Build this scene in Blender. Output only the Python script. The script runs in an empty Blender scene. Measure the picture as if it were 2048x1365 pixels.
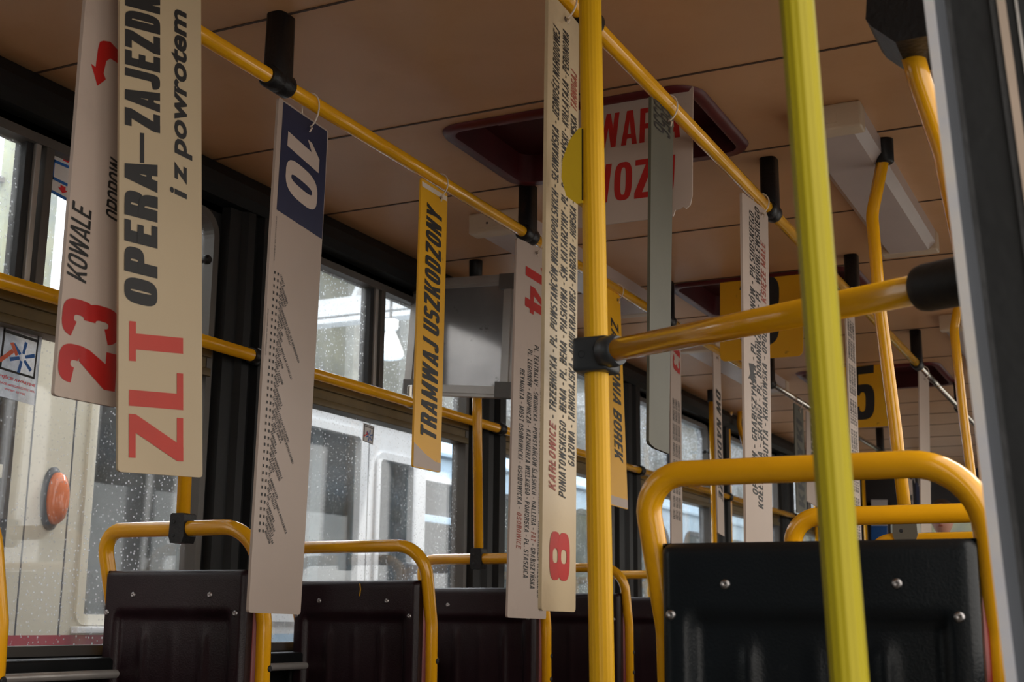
import bpy, bmesh, math, random
from mathutils import Vector, Matrix
random.seed(7)
S = bpy.context.scene
COL = S.collection
PI = math.pi
R = math.radians

# ------------------------------------------------------------------ camera, world, lights, exposure
F, YAW, PIT, ROL, HC = 2615.56, R(26.283), R(12.1), R(.591), 0.95
_cy, _sy, _cp, _sp, _cr, _sr = math.cos(YAW), math.sin(YAW), math.cos(PIT), math.sin(PIT), math.cos(ROL), math.sin(ROL)
FW = Vector((-_sy*_cp, _cy*_cp, _sp)); _rt = Vector((_cy, _sy, 0)); _up = _rt.cross(FW)
RT = _rt*_cr + _up*_sr; UP = -_rt*_sr + _up*_cr
CAMP = Vector((0, 0, HC))
cam = bpy.data.cameras.new('camera'); camo = bpy.data.objects.new('camera', cam); COL.objects.link(camo)
m = Matrix((RT, UP, -FW)).transposed().to_4x4(); m.translation = CAMP
camo.matrix_world = m
cam.sensor_width = 36; cam.lens = 36*F/2048
cam.clip_start = .02
cam.dof.use_dof = True; cam.dof.focus_distance = 2.7; cam.dof.aperture_fstop = 9
S.camera = camo
S.view_settings.view_transform = 'Standard'; S.view_settings.look = 'None'; S.view_settings.gamma = 1
S.view_settings.use_curve_mapping = False
S.view_settings.exposure = 0.12
W = bpy.data.worlds.new('world'); S.world = W; W.use_nodes = True
_bg = W.node_tree.nodes['Background']; _bg.inputs[0].default_value = (.95, .89, .82, 1); _bg.inputs[1].default_value = 2.3

def area(name, loc, target, sx, sy, power, col):
    l = bpy.data.lights.new(name, 'AREA'); l.shape = 'RECTANGLE'; l.size = sx; l.size_y = sy; l.energy = power; l.color = col
    o = bpy.data.objects.new(name, l); COL.objects.link(o); o.location = loc
    o.rotation_euler = (Vector(target)-Vector(loc)).to_track_quat('-Z', 'Y').to_euler(); return o
# daylight of the depot: roof lights over the next track, and the bright yard behind the open door
area('roof_light', (-3.6, 7.5, 6.2), (-3.0, 7.5, 0), 2.5, 20, 1900, (.92, .96, 1))
area('yard_light', (3.2, -2.2, 2.6), (-1.2, 3.2, 1.3), 3.0, 2.6, 11, (1, .84, .64))

def at(px, py, **k):
    """where the sight line of a photo pixel meets a plane X=, Y= or Z= (or a distance D=) of the tram"""
    d = FW + RT*((px-1024)/F) - UP*((py-682.5)/F)
    a, v = list(k.items())[0]
    if a == 'D': return CAMP + d*v
    i = 'XYZ'.index(a)
    return CAMP + d*((v-CAMP[i])/d[i])

# ------------------------------------------------------------------ materials
def nodes(name):
    m = bpy.data.materials.new(name); m.use_nodes = True
    return m, m.node_tree, m.node_tree.nodes['Principled BSDF']
def mat(name, col, rough=.5, metal=0, var=.12, scale=9, bump=0, bscale=60, coat=0, spec=.5, dirt=None, dscale=4, dlo=.55, dhi=.75):
    m, t, b = nodes(name); N = t.nodes; L = t.links
    b.inputs['Roughness'].default_value = rough; b.inputs['Metallic'].default_value = metal
    b.inputs['Specular IOR Level'].default_value = spec
    b.inputs['Coat Weight'].default_value = coat; b.inputs['Coat Roughness'].default_value = .08
    tc = N.new('ShaderNodeTexCoord')
    n = N.new('ShaderNodeTexNoise'); n.inputs['Scale'].default_value = scale; n.inputs['Detail'].default_value = 6
    L.new(tc.outputs['Object'], n.inputs['Vector'])
    r = N.new('ShaderNodeValToRGB')
    r.color_ramp.elements[0].position = .3; r.color_ramp.elements[1].position = .7
    r.color_ramp.elements[0].color = (*[c*(1-var) for c in col], 1); r.color_ramp.elements[1].color = (*[min(1, c*(1+var*.6)) for c in col], 1)
    L.new(n.outputs['Fac'], r.inputs['Fac'])
    out = r.outputs['Color']
    if dirt:
        n2 = N.new('ShaderNodeTexNoise'); n2.inputs['Scale'].default_value = dscale; n2.inputs['Detail'].default_value = 8; n2.inputs['Roughness'].default_value = .7
        L.new(tc.outputs['Object'], n2.inputs['Vector'])
        r2 = N.new('ShaderNodeValToRGB'); r2.color_ramp.elements[0].position = dlo; r2.color_ramp.elements[1].position = dhi
        L.new(n2.outputs['Fac'], r2.inputs['Fac'])
        mx = N.new('ShaderNodeMixRGB'); mx.inputs['Color2'].default_value = (*dirt, 1)
        L.new(r2.outputs['Color'], mx.inputs['Fac']); L.new(out, mx.inputs['Color1']); out = mx.outputs['Color']
    L.new(out, b.inputs['Base Color'])
    if bump:
        n3 = N.new('ShaderNodeTexNoise'); n3.inputs['Scale'].default_value = bscale; n3.inputs['Detail'].default_value = 4
        L.new(tc.outputs['Object'], n3.inputs['Vector'])
        bp = N.new('ShaderNodeBump'); bp.inputs['Strength'].default_value = bump; bp.inputs['Distance'].default_value = .01
        L.new(n3.outputs['Fac'], bp.inputs['Height']); L.new(bp.outputs['Normal'], b.inputs['Normal'])
    return m
def emis(name, col, s):
    m, t, b = nodes(name)
    b.inputs['Base Color'].default_value = (*col, 1); b.inputs['Emission Color'].default_value = (*col, 1); b.inputs['Emission Strength'].default_value = s
    return m
def glass(name, tint=(1, 1, 1), refl=.12, dust=.25, rough=.03, haze=.04):
    m = bpy.data.materials.new(name); m.use_nodes = True; t = m.node_tree; N = t.nodes; L = t.links
    N.remove(N['Principled BSDF']); out = N['Material Output']
    tr = N.new('ShaderNodeBsdfTransparent'); tr.inputs[0].default_value = (*tint, 1)
    gl = N.new('ShaderNodeBsdfGlossy'); gl.inputs['Roughness'].default_value = rough; gl.inputs[0].default_value = (.9, .95, 1, 1)
    lw = N.new('ShaderNodeLayerWeight'); lw.inputs[0].default_value = .5; pw = N.new('ShaderNodeMath'); pw.operation = 'POWER'; L.new(lw.outputs['Facing'], pw.inputs[0]); pw.inputs[1].default_value = 4
    fr = N.new('ShaderNodeMath'); fr.operation = 'MULTIPLY_ADD'; L.new(pw.outputs[0], fr.inputs[0]); fr.inputs[1].default_value = .8; fr.inputs[2].default_value = refl*.3
    m1 = N.new('ShaderNodeMixShader'); L.new(fr.outputs[0], m1.inputs[0]); L.new(tr.outputs[0], m1.inputs[1]); L.new(gl.outputs[0], m1.inputs[2])
    tl = N.new('ShaderNodeBsdfTranslucent'); tl.inputs[0].default_value = (.85, .88, .9, 1)
    tc = N.new('ShaderNodeTexCoord')
    v = N.new('ShaderNodeTexVoronoi'); v.inputs['Scale'].default_value = 75; L.new(tc.outputs['Object'], v.inputs['Vector'])
    r = N.new('ShaderNodeValToRGB'); r.color_ramp.elements[0].position = .14; r.color_ramp.elements[0].color = (1, 1, 1, 1)
    r.color_ramp.elements[1].position = .24; r.color_ramp.elements[1].color = (0, 0, 0, 1); L.new(v.outputs['Distance'], r.inputs['Fac'])
    n = N.new('ShaderNodeTexNoise'); n.inputs['Scale'].default_value = 3.5; n.inputs['Detail'].default_value = 7; n.inputs['Roughness'].default_value = .65
    L.new(tc.outputs['Object'], n.inputs['Vector'])
    r2 = N.new('ShaderNodeValToRGB'); r2.color_ramp.elements[0].position = .36; r2.color_ramp.elements[1].position = .66; L.new(n.outputs['Fac'], r2.inputs['Fac'])
    mu = N.new('ShaderNodeMath'); mu.operation = 'MULTIPLY'; L.new(r.outputs['Color'], mu.inputs[0]); L.new(r2.outputs['Color'], mu.inputs[1])
    mu2 = N.new('ShaderNodeMath'); mu2.operation = 'MULTIPLY_ADD'; L.new(mu.outputs[0], mu2.inputs[0]); mu2.inputs[1].default_value = dust; mu3 = N.new('ShaderNodeMath'); mu3.operation = 'MULTIPLY_ADD'; L.new(r2.outputs['Color'], mu3.inputs[0]); mu3.inputs[1].default_value = haze*2.2; mu3.inputs[2].default_value = haze*.5; L.new(mu3.outputs[0], mu2.inputs[2])
    m2 = N.new('ShaderNodeMixShader'); L.new(mu2.outputs[0], m2.inputs[0]); L.new(m1.outputs[0], m2.inputs[1]); L.new(tl.outputs[0], m2.inputs[2])
    L.new(m2.outputs[0], out.inputs['Surface'])
    return m

M = dict(
 yellow=mat('yellow enamel', (.84, .40, .006), .22, var=.10, scale=6, coat=.5, dirt=(.30, .15, .02), dscale=14, dlo=.66, dhi=.74),
 lemon=mat('lemon ribbed sleeve', (.35, .29, .006), .5, var=.06, scale=4, coat=.0, spec=.3),
 black=mat('black plastic', (.009, .009, .010), .42, spec=.35, var=.3, bump=.15, bscale=120),
 rubber=mat('dark rubber', (.016, .017, .019), .6, var=.3, bump=.2),
 trimblack=mat('black window trim', (.006, .007, .008), .5, spec=.28, var=.3, bump=.06, bscale=60),
 slate=mat('slate grey painted metal', (.055, .062, .075), .45, var=.15),
 seatdark=mat('brown black seat plastic', (.016, .006, .009), .36, spec=.35, var=.35, scale=5, bump=.10, bscale=300, dirt=(.05, .04, .045), dscale=9, dlo=.62, dhi=.85),
 seatblue=mat('blue black seat plastic', (.006, .009, .012), .34, spec=.35, var=.35, scale=5, bump=.08, bscale=300, dirt=(.04, .045, .05), dscale=8, dlo=.62, dhi=.85),
 seatred=mat('deep red seat shell', (.20, .018, .012), .35, var=.2),
 steel=mat('rivet steel', (.42, .40, .40), .35, 1),
 alu=mat('brushed aluminium', (.42, .40, .38), .38, .45, var=.12, bump=.1),
 chrome=mat('worn chrome', (.62, .58, .52), .18, 1),
 ceil=mat('cream laminate ceiling', (.60, .335, .17), .42, var=.10, scale=2.2, dirt=(.52, .26, .11), dscale=2.6, dlo=.5, dhi=.85),
 seam=mat('brown seam', (.07, .040, .026), .6),
 lampbox=mat('cream lamp housing', (.60, .47, .34), .45, var=.1),
 diffuser=mat('milky diffuser', (.50, .41, .38), .3, var=.05),
 hatch=mat('oxblood hatch', (.050, .003, .004), .5, spec=.3, var=.25),
 rim=mat('maroon hatch rim', (.10, .009, .010), .4, var=.2),
 olive=mat('olive anodised frame', (.115, .082, .035), .4, .35, var=.2),
 greyframe=mat('grey brown frame', (.10, .092, .085), .45, .2),
 floor=mat('ribbed floor', (.09, .075, .06), .6),
 wall=mat('dark wall panel', (.035, .033, .034), .5),
 white=mat('aged white board', (.48, .385, .325), .42, var=.08, scale=3, dirt=(.33, .26, .22), dscale=5, dlo=.55, dhi=.9),
 whiteg=mat('glossy white board', (.385, .305, .255), .30, var=.08, scale=3, dirt=(.36, .30, .27), dscale=5, dlo=.55, dhi=.9),
 cream=mat('cream board', (.50, .395, .255), .40, var=.08, scale=3, dirt=(.46, .36, .24), dscale=6, dlo=.55, dhi=.9),
 cream2=mat('yellowed board', (.52, .41, .26), .30, var=.1, scale=3, dirt=(.36, .27, .17), dscale=6, dlo=.5, dhi=.85),
 gold=mat('amber yellow board', (.78, .40, .010), .36, var=.1, scale=4, dirt=(.40, .20, .01), dscale=18, dlo=.62, dhi=.72),
 olivegrey=mat('olive grey board back', (.085, .082, .058), .5, var=.1),
 edge=mat('board edge', (.20, .13, .09), .7),
 ink=mat('black ink', (.012, .012, .013), .5, var=.2),
 ink2=mat('grey ink', (.06, .055, .055), .5, var=.2),
 red=mat('red ink', (.42, .012, .010), .45, var=.15),
 orange=mat('brick red ink', (.50, .035, .018), .45, var=.12),
 brownred=mat('rust ink', (.30, .06, .035), .5, var=.2),
 navy=mat('navy blue print', (.018, .024, .058), .35, var=.15),
 tie=mat('nylon cable tie', (.72, .62, .52), .4),
 tcream=mat('cream tram paint', (.66, .63, .52), .28, var=.05, scale=2, dirt=(.50, .47, .39), dscale=3, dlo=.55, dhi=.9),
 tred=mat('crimson tram paint', (.36, .022, .045), .35, var=.15),
 twhite=mat('white tram paint', (.72, .76, .80), .25, var=.05),
 tblue=mat('pale blue tram paint', (.42, .60, .78), .28, var=.08),
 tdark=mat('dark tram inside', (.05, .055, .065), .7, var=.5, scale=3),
 amber=mat('amber lens', (.75, .20, .07), .18, var=.12, coat=.6),
 hall=mat('hall wall plaster', (.21, .215, .14), .8, var=.3, scale=1.2, dirt=(.10, .12, .13), dscale=1.3, dlo=.45, dhi=.7),
 deck=mat('blue grey roof deck', (.16, .19, .22), .8, var=.4, scale=1.5),
 hallpale=mat('pale wall pilaster', (.52, .53, .48), .8, var=.2),
 concrete=mat('depot concrete', (.24, .235, .22), .8, var=.3),
 truss=mat('pale roof steel', (.60, .62, .64), .5, var=.1),
 lampw=mat('white enamel lamp', (.80, .80, .78), .3, var=.04),
 skin=mat('skin', (.50, .24, .17), .5, var=.1),
 hair=mat('brown hair', (.06, .035, .02), .6, var=.3),
 cloth=mat('dark jacket', (.018, .014, .014), .8, var=.3),
 blue=mat('sticker blue', (.02, .14, .48), .4), stred=mat('sticker red', (.72, .03, .04), .4), storange=mat('sticker orange', (.80, .16, .08), .4),
 stwhite=mat('sticker white', (.72, .70, .70), .4, var=.03),
)
M['glass'] = glass('window glass', dust=.75, haze=.03)
M['glassf'] = glass('hazy window glass', dust=1.0, haze=.07)
M['tglass'] = glass('tram window glass', (.62, .70, .72), .20, .3, haze=.06)
M['film'] = glass('sticker film', (.80, .80, .84), .1, .1, haze=.25)
M['plexi'] = mat('silvery plexiglass', (.36, .36, .37), .13, .6, var=.35, scale=3, bump=.05, bscale=6, dirt=(.10, .095, .09), dscale=12, dlo=.6, dhi=.7)
M['sky'] = emis('bright skylight', (.93, .96, 1), 1.25)
M['sky2'] = emis('lit hall window', (.86, .93, 1), 1.2)

# ------------------------------------------------------------------ mesh helpers
class MB:
    def __init__(s): s.v = []; s.f = []; s.sm = []
    def add(s, vs, fs, smooth=False):
        o = len(s.v); s.v += [Vector(v) for v in vs]; s.f += [tuple(i+o for i in f) for f in fs]; s.sm += [smooth]*len(fs); return s
    def box(s, a, b, ch=0):
        x0, y0, z0 = a; x1, y1, z1 = b
        if ch <= 0:
            return s.add([(x0,y0,z0),(x1,y0,z0),(x1,y1,z0),(x0,y1,z0),(x0,y0,z1),(x1,y0,z1),(x1,y1,z1),(x0,y1,z1)],
                         [(0,3,2,1),(4,5,6,7),(0,1,5,4),(1,2,6,5),(2,3,7,6),(3,0,4,7)])
        bm = bmesh.new(); bmesh.ops.create_cube(bm, size=1)
        for v in bm.verts: v.co = Vector(((x0+x1)/2+v.co.x*(x1-x0), (y0+y1)/2+v.co.y*(y1-y0), (z0+z1)/2+v.co.z*(z1-z0)))
        bmesh.ops.bevel(bm, geom=bm.edges[:], offset=ch, segments=3, affect='EDGES', profile=.6)
        bm.verts.index_update(); vs = [v.co.copy() for v in bm.verts]; fs = [tuple(v.index for v in f.verts) for f in bm.faces]; bm.free()
        return s.add(vs, fs, True)
    def hexa(s, p):   # 8 corners: bottom ring then top ring
        return s.add(p, [(0,3,2,1),(4,5,6,7),(0,1,5,4),(1,2,6,5),(2,3,7,6),(3,0,4,7)])
    def prism(s, poly, d):   # planar loop extruded by vector d
        n = len(poly); d = Vector(d); vs = [Vector(p) for p in poly] + [Vector(p)+d for p in poly]
        fs = [tuple(range(n)), tuple(range(2*n-1, n-1, -1))] + [(i, i+n, (i+1) % n+n, (i+1) % n) for i in range(n)]
        return s.add(vs, fs)
    def tube(s, path, r, n=16, caps=True, sx=1):
        P = [Vector(p) for p in path]; rs = r if isinstance(r, (list, tuple)) else [r]*len(P)
        T = []
        for i in range(len(P)):
            a = P[max(0, i-1)]; b = P[min(len(P)-1, i+1)]; T.append((b-a).normalized())
        u = T[0].orthogonal().normalized(); rings = []
        o = len(s.v)
        for i, p in enumerate(P):
            u = (u - T[i]*u.dot(T[i])).normalized(); w = T[i].cross(u)
            s.v += [p + (u*math.cos(2*PI*k/n)+w*math.sin(2*PI*k/n)*sx)*rs[i] for k in range(n)]
        for i in range(len(P)-1):
            for k in range(n):
                s.f.append((o+i*n+k, o+i*n+(k+1) % n, o+(i+1)*n+(k+1) % n, o+(i+1)*n+k)); s.sm.append(True)
        if caps:
            s.f.append(tuple(o+k for k in range(n-1, -1, -1))); s.sm.append(False)
            e = o+(len(P)-1)*n; s.f.append(tuple(e+k for k in range(n))); s.sm.append(False)
        return s
    def lathe(s, c, prof, axis=(0, 0, 1), n=24, sq=(1, 1), u=None):   # prof: (radius, height)
        ax = Vector(axis).normalized(); u = Vector(u) if u else ax.orthogonal().normalized(); w = ax.cross(u); c = Vector(c); o = len(s.v)
        for (r, h) in prof: s.v += [c + ax*h + (u*math.cos(2*PI*k/n)*sq[0]+w*math.sin(2*PI*k/n)*sq[1])*r for k in range(n)]
        for i in range(len(prof)-1):
            for k in range(n):
                s.f.append((o+i*n+k, o+i*n+(k+1) % n, o+(i+1)*n+(k+1) % n, o+(i+1)*n+k)); s.sm.append(True)
        s.f.append(tuple(o+k for k in range(n-1, -1, -1))); s.sm.append(False)
        e = o+(len(prof)-1)*n; s.f.append(tuple(e+k for k in range(n))); s.sm.append(False)
        return s
    def grid(s, fn, nu, nv, smooth=True):
        o = len(s.v)
        for j in range(nv+1):
            for i in range(nu+1): s.v.append(Vector(fn(i/nu, j/nv)))
        for j in range(nv):
            for i in range(nu):
                a = o+j*(nu+1)+i; s.f.append((a, a+1, a+nu+2, a+nu+1)); s.sm.append(smooth)
        return s

def wloc(o):
    v = Vector((0, 0, 0))
    while o is not None: v += o.location; o = o.parent
    return v
def obj(name, mb, m, parent=None, **props):
    me = bpy.data.meshes.new(name)
    if parent is None:
        lo = Vector((min(v.x for v in mb.v), min(v.y for v in mb.v), min(v.z for v in mb.v)))
        hi = Vector((max(v.x for v in mb.v), max(v.y for v in mb.v), max(v.z for v in mb.v)))
        org = Vector(((lo.x+hi.x)/2, (lo.y+hi.y)/2, lo.z))
    else: org = wloc(parent)
    me.from_pydata([v-org for v in mb.v], [], mb.f); me.update()
    bm = bmesh.new(); bm.from_mesh(me); bmesh.ops.recalc_face_normals(bm, faces=bm.faces[:]) if not props.pop('keepn', False) else None
    bm.to_mesh(me); bm.free()
    for p, sm in zip(me.polygons, mb.sm): p.use_smooth = sm
    me.materials.append(m if not isinstance(m, str) else M[m])
    o = bpy.data.objects.new(name, me); COL.objects.link(o)
    if parent is None: o.location = org
    else: o.parent = parent
    for k, v in props.items(): o[k] = v
    return o
def tag(o, label, cat, group=None, kind=None):
    o['label'] = label; o['category'] = cat
    if group: o['group'] = group
    if kind: o['kind'] = kind
    return o
def thing(name, label, cat, loc=(0, 0, 0), group=None):
    o = bpy.data.objects.new(name, None); COL.objects.link(o); o.location = loc; o.empty_display_size = .05
    return tag(o, label, cat, group)
def struct(name, mb, m, parent=None):
    o = obj(name, mb, m, parent)
    if parent is None: o['kind'] = 'structure'
    return o
def copy_tree(o, parent=None):
    c = o.copy(); COL.objects.link(c); c.parent = parent
    for ch in [x for x in o.children]: copy_tree(ch, c)
    return c
def fillet(pts, rad, n=8):
    P = [Vector(p) for p in pts]; out = [P[0]]
    for i in range(1, len(P)-1):
        r = rad[i-1] if isinstance(rad, (list, tuple)) else rad
        a = (P[i-1]-P[i]); b = (P[i+1]-P[i]); la, lb = a.length, b.length; a.normalize(); b.normalize()
        th = a.angle(b)
        if th > 3.1: out.append(P[i]); continue
        t = min(r/math.tan(th/2), la*.49, lb*.49); r2 = t*math.tan(th/2)
        p0 = P[i]+a*t; p1 = P[i]+b*t; c = P[i] + (a+b).normalized()*(r2/math.sin(th/2))
        q0 = p0-c; q1 = p1-c; ang = q0.angle(q1)
        for k in range(n+1):
            f = k/n; out.append(c + (q0*math.sin((1-f)*ang)+q1*math.sin(f*ang))/math.sin(ang))
    out.append(P[-1]); return out

# ------------------------------------------------------------------ lettering
def text_flat(body, shear=0, bold=0):
    cu = bpy.data.curves.new('t', 'FONT'); cu.body = body; cu.size = 1; cu.shear = shear; cu.offset = bold; cu.resolution_u = 3
    cu.fill_mode = 'FRONT'
    o = bpy.data.objects.new('t', cu); COL.objects.link(o)
    dg = bpy.context.evaluated_depsgraph_get(); dg.update()
    me = bpy.data.meshes.new_from_object(o.evaluated_get(dg))
    vs = [(v.co.x, v.co.y) for v in me.vertices]; fs = [tuple(p.vertices) for p in me.polygons]
    bpy.data.objects.remove(o); bpy.data.meshes.remove(me); bpy.data.curves.remove(cu)
    return vs, fs
ACC = {'Ł': 'L', 'Ń': 'N', 'Ó': 'O', 'Ś': 'S', 'Ż': 'Z', 'Ź': 'Z', 'Ę': 'E', 'Ą': 'A', 'Ć': 'C'}
def block_flat(body, shear=0, sv=.19, sh=.145, gap=.09, n=26):
    """heavy condensed signwriter's capitals: stems sv wide, strokes sh high, height 1"""
    V, Fc, lay = [], [], [0]
    def poly(p):
        o = len(V); V.extend((a, b, lay[0]) for a, b in p); Fc.append(tuple(range(o, o+len(p)))); lay[0] += 1
    def rect(x0, y0, x1, y1): poly([(x0, y0), (x1, y0), (x1, y1), (x0, y1)])
    def ring(x0, y0, x1, y1, a0=0, a1=360, e=3.0, n=n):
        cx, cy, rx, ry = (x0+x1)/2, (y0+y1)/2, (x1-x0)/2, (y1-y0)/2; o = len(V)
        for k in range(n+1):
            a = R(a0+(a1-a0)*k/n); c, q = math.cos(a), math.sin(a)
            c = math.copysign(abs(c)**(2/e), c); q = math.copysign(abs(q)**(2/e), q)
            V.append((cx+rx*c, cy+ry*q, lay[0])); V.append((cx+(rx-sv)*c, cy+(ry-sh)*q, lay[0]))
        for k in range(n): Fc.append((o+2*k, o+2*k+2, o+2*k+3, o+2*k+1))
        lay[0] += 1
    x = 0
    for c0 in body:
        ch = ACC.get(c0, c0); lay[0] = 0
        w = {'W': .82, 'M': .70, 'I': sv, ' ': .28, '-': .34, '1': .36, 'A': .60, 'Y': .58, 'L': .46, 'E': .46, 'T': .50, 'J': .44, 'K': .56, 'F': .46, '.': sv, '(': .26, ')': .26}.get(ch, .54); m = x+w/2; r = x+w
        if ch in 'O0': ring(x, 0, r, 1)
        elif ch == 'D': rect(x, 0, x+sv, 1); ring(x, 0, r, 1, -90, 90); rect(x, 0, m, sh); rect(x, 1-sh, m, 1)
        elif ch in 'PR':
            rect(x, 0, x+sv, 1); ring(x, .40, r, 1, -90, 90); rect(x, .40, m, .40+sh); rect(x, 1-sh, m, 1)
            if ch == 'R': ring(x, -.46, r, .46+sh*.6, 0, 90); rect(r-sv, 0, r, .10)
        elif ch == 'B':
            rect(x, 0, x+sv, 1)
            for a, b in ((0, .55), (.45, 1)): ring(x, a, r, b, -90, 90); rect(x, a, m, a+sh); rect(x, b-sh, m, b)
        elif ch == 'E': rect(x, 0, x+sv, 1); rect(x, 0, r, sh); rect(x, 1-sh, r, 1); rect(x, .5-sh/2+.02, r-.05, .5+sh/2+.02)
        elif ch == 'L': rect(x, 0, x+sv, 1); rect(x, 0, r, sh)
        elif ch == 'T': rect(m-sv/2, 0, m+sv/2, 1); rect(x, 1-sh, r, 1)
        elif ch == 'I': rect(x, 0, r, 1)
        elif ch == 'K': rect(x, 0, x+sv, 1); poly([(x+sv, .38), (r-sv-.02, 1), (r, 1), (x+sv+.1, .36), (x+sv, .20)]); poly([(x+sv+.02, .50), (r-sv, 0), (r+.02, 0), (x+sv+.13, .62)])
        elif ch == 'M': rect(x, 0, x+sv*.9, 1); rect(r-sv*.9, 0, r, 1); poly([(x, 1), (x+sv, 1), (m+.05, .1), (m-.07, .1)]); poly([(r-sv, 1), (r, 1), (m+.07, .1), (m-.05, .1)])
        elif ch == 'N': rect(x, 0, x+sv*.9, 1); rect(r-sv*.9, 0, r, 1); poly([(x, 1), (x+sv, 1), (r, 0), (r-sv, 0)])
        elif ch == 'W':
            q = sv*.95; h = w/4
            poly([(x, 1), (x+q, 1), (x+h+q*.5, 0), (x+h-q*.5, 0)]); poly([(x+h-q*.5, 0), (x+h+q*.5, 0), (m+q*.45, 1), (m-q*.45, 1)])
            poly([(m-q*.45, 1), (m+q*.45, 1), (r-h+q*.5, 0), (r-h-q*.5, 0)]); poly([(r-h-q*.5, 0), (r-h+q*.5, 0), (r, 1), (r-q, 1)])
        elif ch == 'Z': rect(x, 0, r, sh); rect(x, 1-sh, r, 1); poly([(x, sh), (x, 0), (x+sv*.9, 0), (r, 1-sh), (r, 1), (r-sv*.9, 1)])
        elif ch == 'A': poly([(x, 0), (x+sv, 0), (m+.04, 1), (m-sv*.6, 1)]); poly([(r-sv, 0), (r, 0), (m+sv*.6, 1), (m-.04, 1)]); rect(x+.13, .18, r-.13, .18+sh*.9)
        elif ch == 'Y': rect(m-sv/2, 0, m+sv/2, .46); poly([(x, 1), (x+sv, 1), (m+sv/2, .42), (m-sv/2, .42)]); poly([(r-sv, 1), (r, 1), (m+sv/2, .42), (m-sv/2, .42)])
        elif ch == 'J': rect(r-sv, .3, r, 1); ring(x-.04, 0, r, .6, -170, 0)
        elif ch == 'U': rect(x, .3, x+sv, 1); rect(r-sv, .3, r, 1); ring(x, 0, r, .6, 180, 360)
        elif ch in 'S': ring(x, .43, r, 1, 15, 270); ring(x, 0, r, .43+sh, 90, -165)
        elif ch == '5': rect(x, 1-sh, r-.02, 1); rect(x, .48, x+sv*.9, 1); ring(x, 0, r, .66, 150, -165)
        elif ch == '3': ring(x, .43, r, 1, 165, -90); ring(x, 0, r, .43+sh, 90, -165)
        elif ch == '2': ring(x, .44, r, 1, 175, -20); poly([(r-sv, .66), (r, .66), (r-.03, .50), (x+sv+.06, .02), (x, .02), (x, sh)]); rect(x, 0, r, sh)
        elif ch == '1': rect(r-sv*1.05, 0, r, 1); poly([(x, .74), (r-sv, 1), (r-sv*.8, 1), (r-sv*.8, .80), (x, .60)])
        elif ch == '4': rect(r-sv*1.25, 0, r-sv*.25, 1); rect(x, .20, r+.04, .20+sh); poly([(x, .20), (x, .38), (r-sv*1.25, 1), (r-sv*.6, 1), (r-sv*1.2, .74), (x+.17, .33)])
        elif ch == '8': ring(x, .44, r, 1); ring(x, 0, r, .44+sh)
        elif ch == '6': ring(x, 0, r, .60); ring(x, .0, r, 1, 40, 200)
        elif ch == '9': ring(x, .40, r, 1); ring(x, 0, r, 1, -140, 20)
        elif ch == 'F': rect(x, 0, x+sv, 1); rect(x, 1-sh, r, 1); rect(x, .5-sh/2, r-.06, .5+sh/2)
        elif ch == 'H': rect(x, 0, x+sv, 1); rect(r-sv, 0, r, 1); rect(x, .5-sh/2, r, .5+sh/2)
        elif ch == 'C': ring(x, 0, r, 1, 35, 325)
        elif ch == 'G': ring(x, 0, r, 1, 35, 340); rect(m, .36, r, .36+sh); rect(r-sv, .1, r, .40)
        elif ch == 'V': poly([(x, 1), (x+sv, 1), (m+sv/2, 0), (m-sv/2, 0)]); poly([(r-sv, 1), (r, 1), (m+sv/2, 0), (m-sv/2, 0)])
        elif ch == '.': rect(x, 0, r, sh*1.2)
        elif ch == '(': ring(x, -.05, x+.5, 1.05, 120, 240)
        elif ch == ')': ring(r-.5, -.05, r, 1.05, -60, 60)
        elif ch == '-': rect(x, .40, r, .40+sh*.9)
        if c0 in 'ŃÓŚŹĆ': poly([(m-.04, 1.06), (m+.08, 1.06), (m+.20, 1.26), (m+.04, 1.26)])
        elif c0 == 'Ż': rect(m-.07, 1.07, m+.07, 1.20)
        elif c0 in 'ĘĄ': poly([(r-.10, 0), (r-.02, 0), (r-.08, -.12), (r+.04, -.16), (r, -.22), (r-.18, -.16)])
        elif c0 == 'Ł': poly([(x-.10, .36), (x-.10, .48), (x+sv+.16, .68), (x+sv+.16, .56)])
        x = r+(0 if ch == ' ' else gap)
    return [(a+shear*b, b, c) for a, b, c in V], Fc
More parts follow.
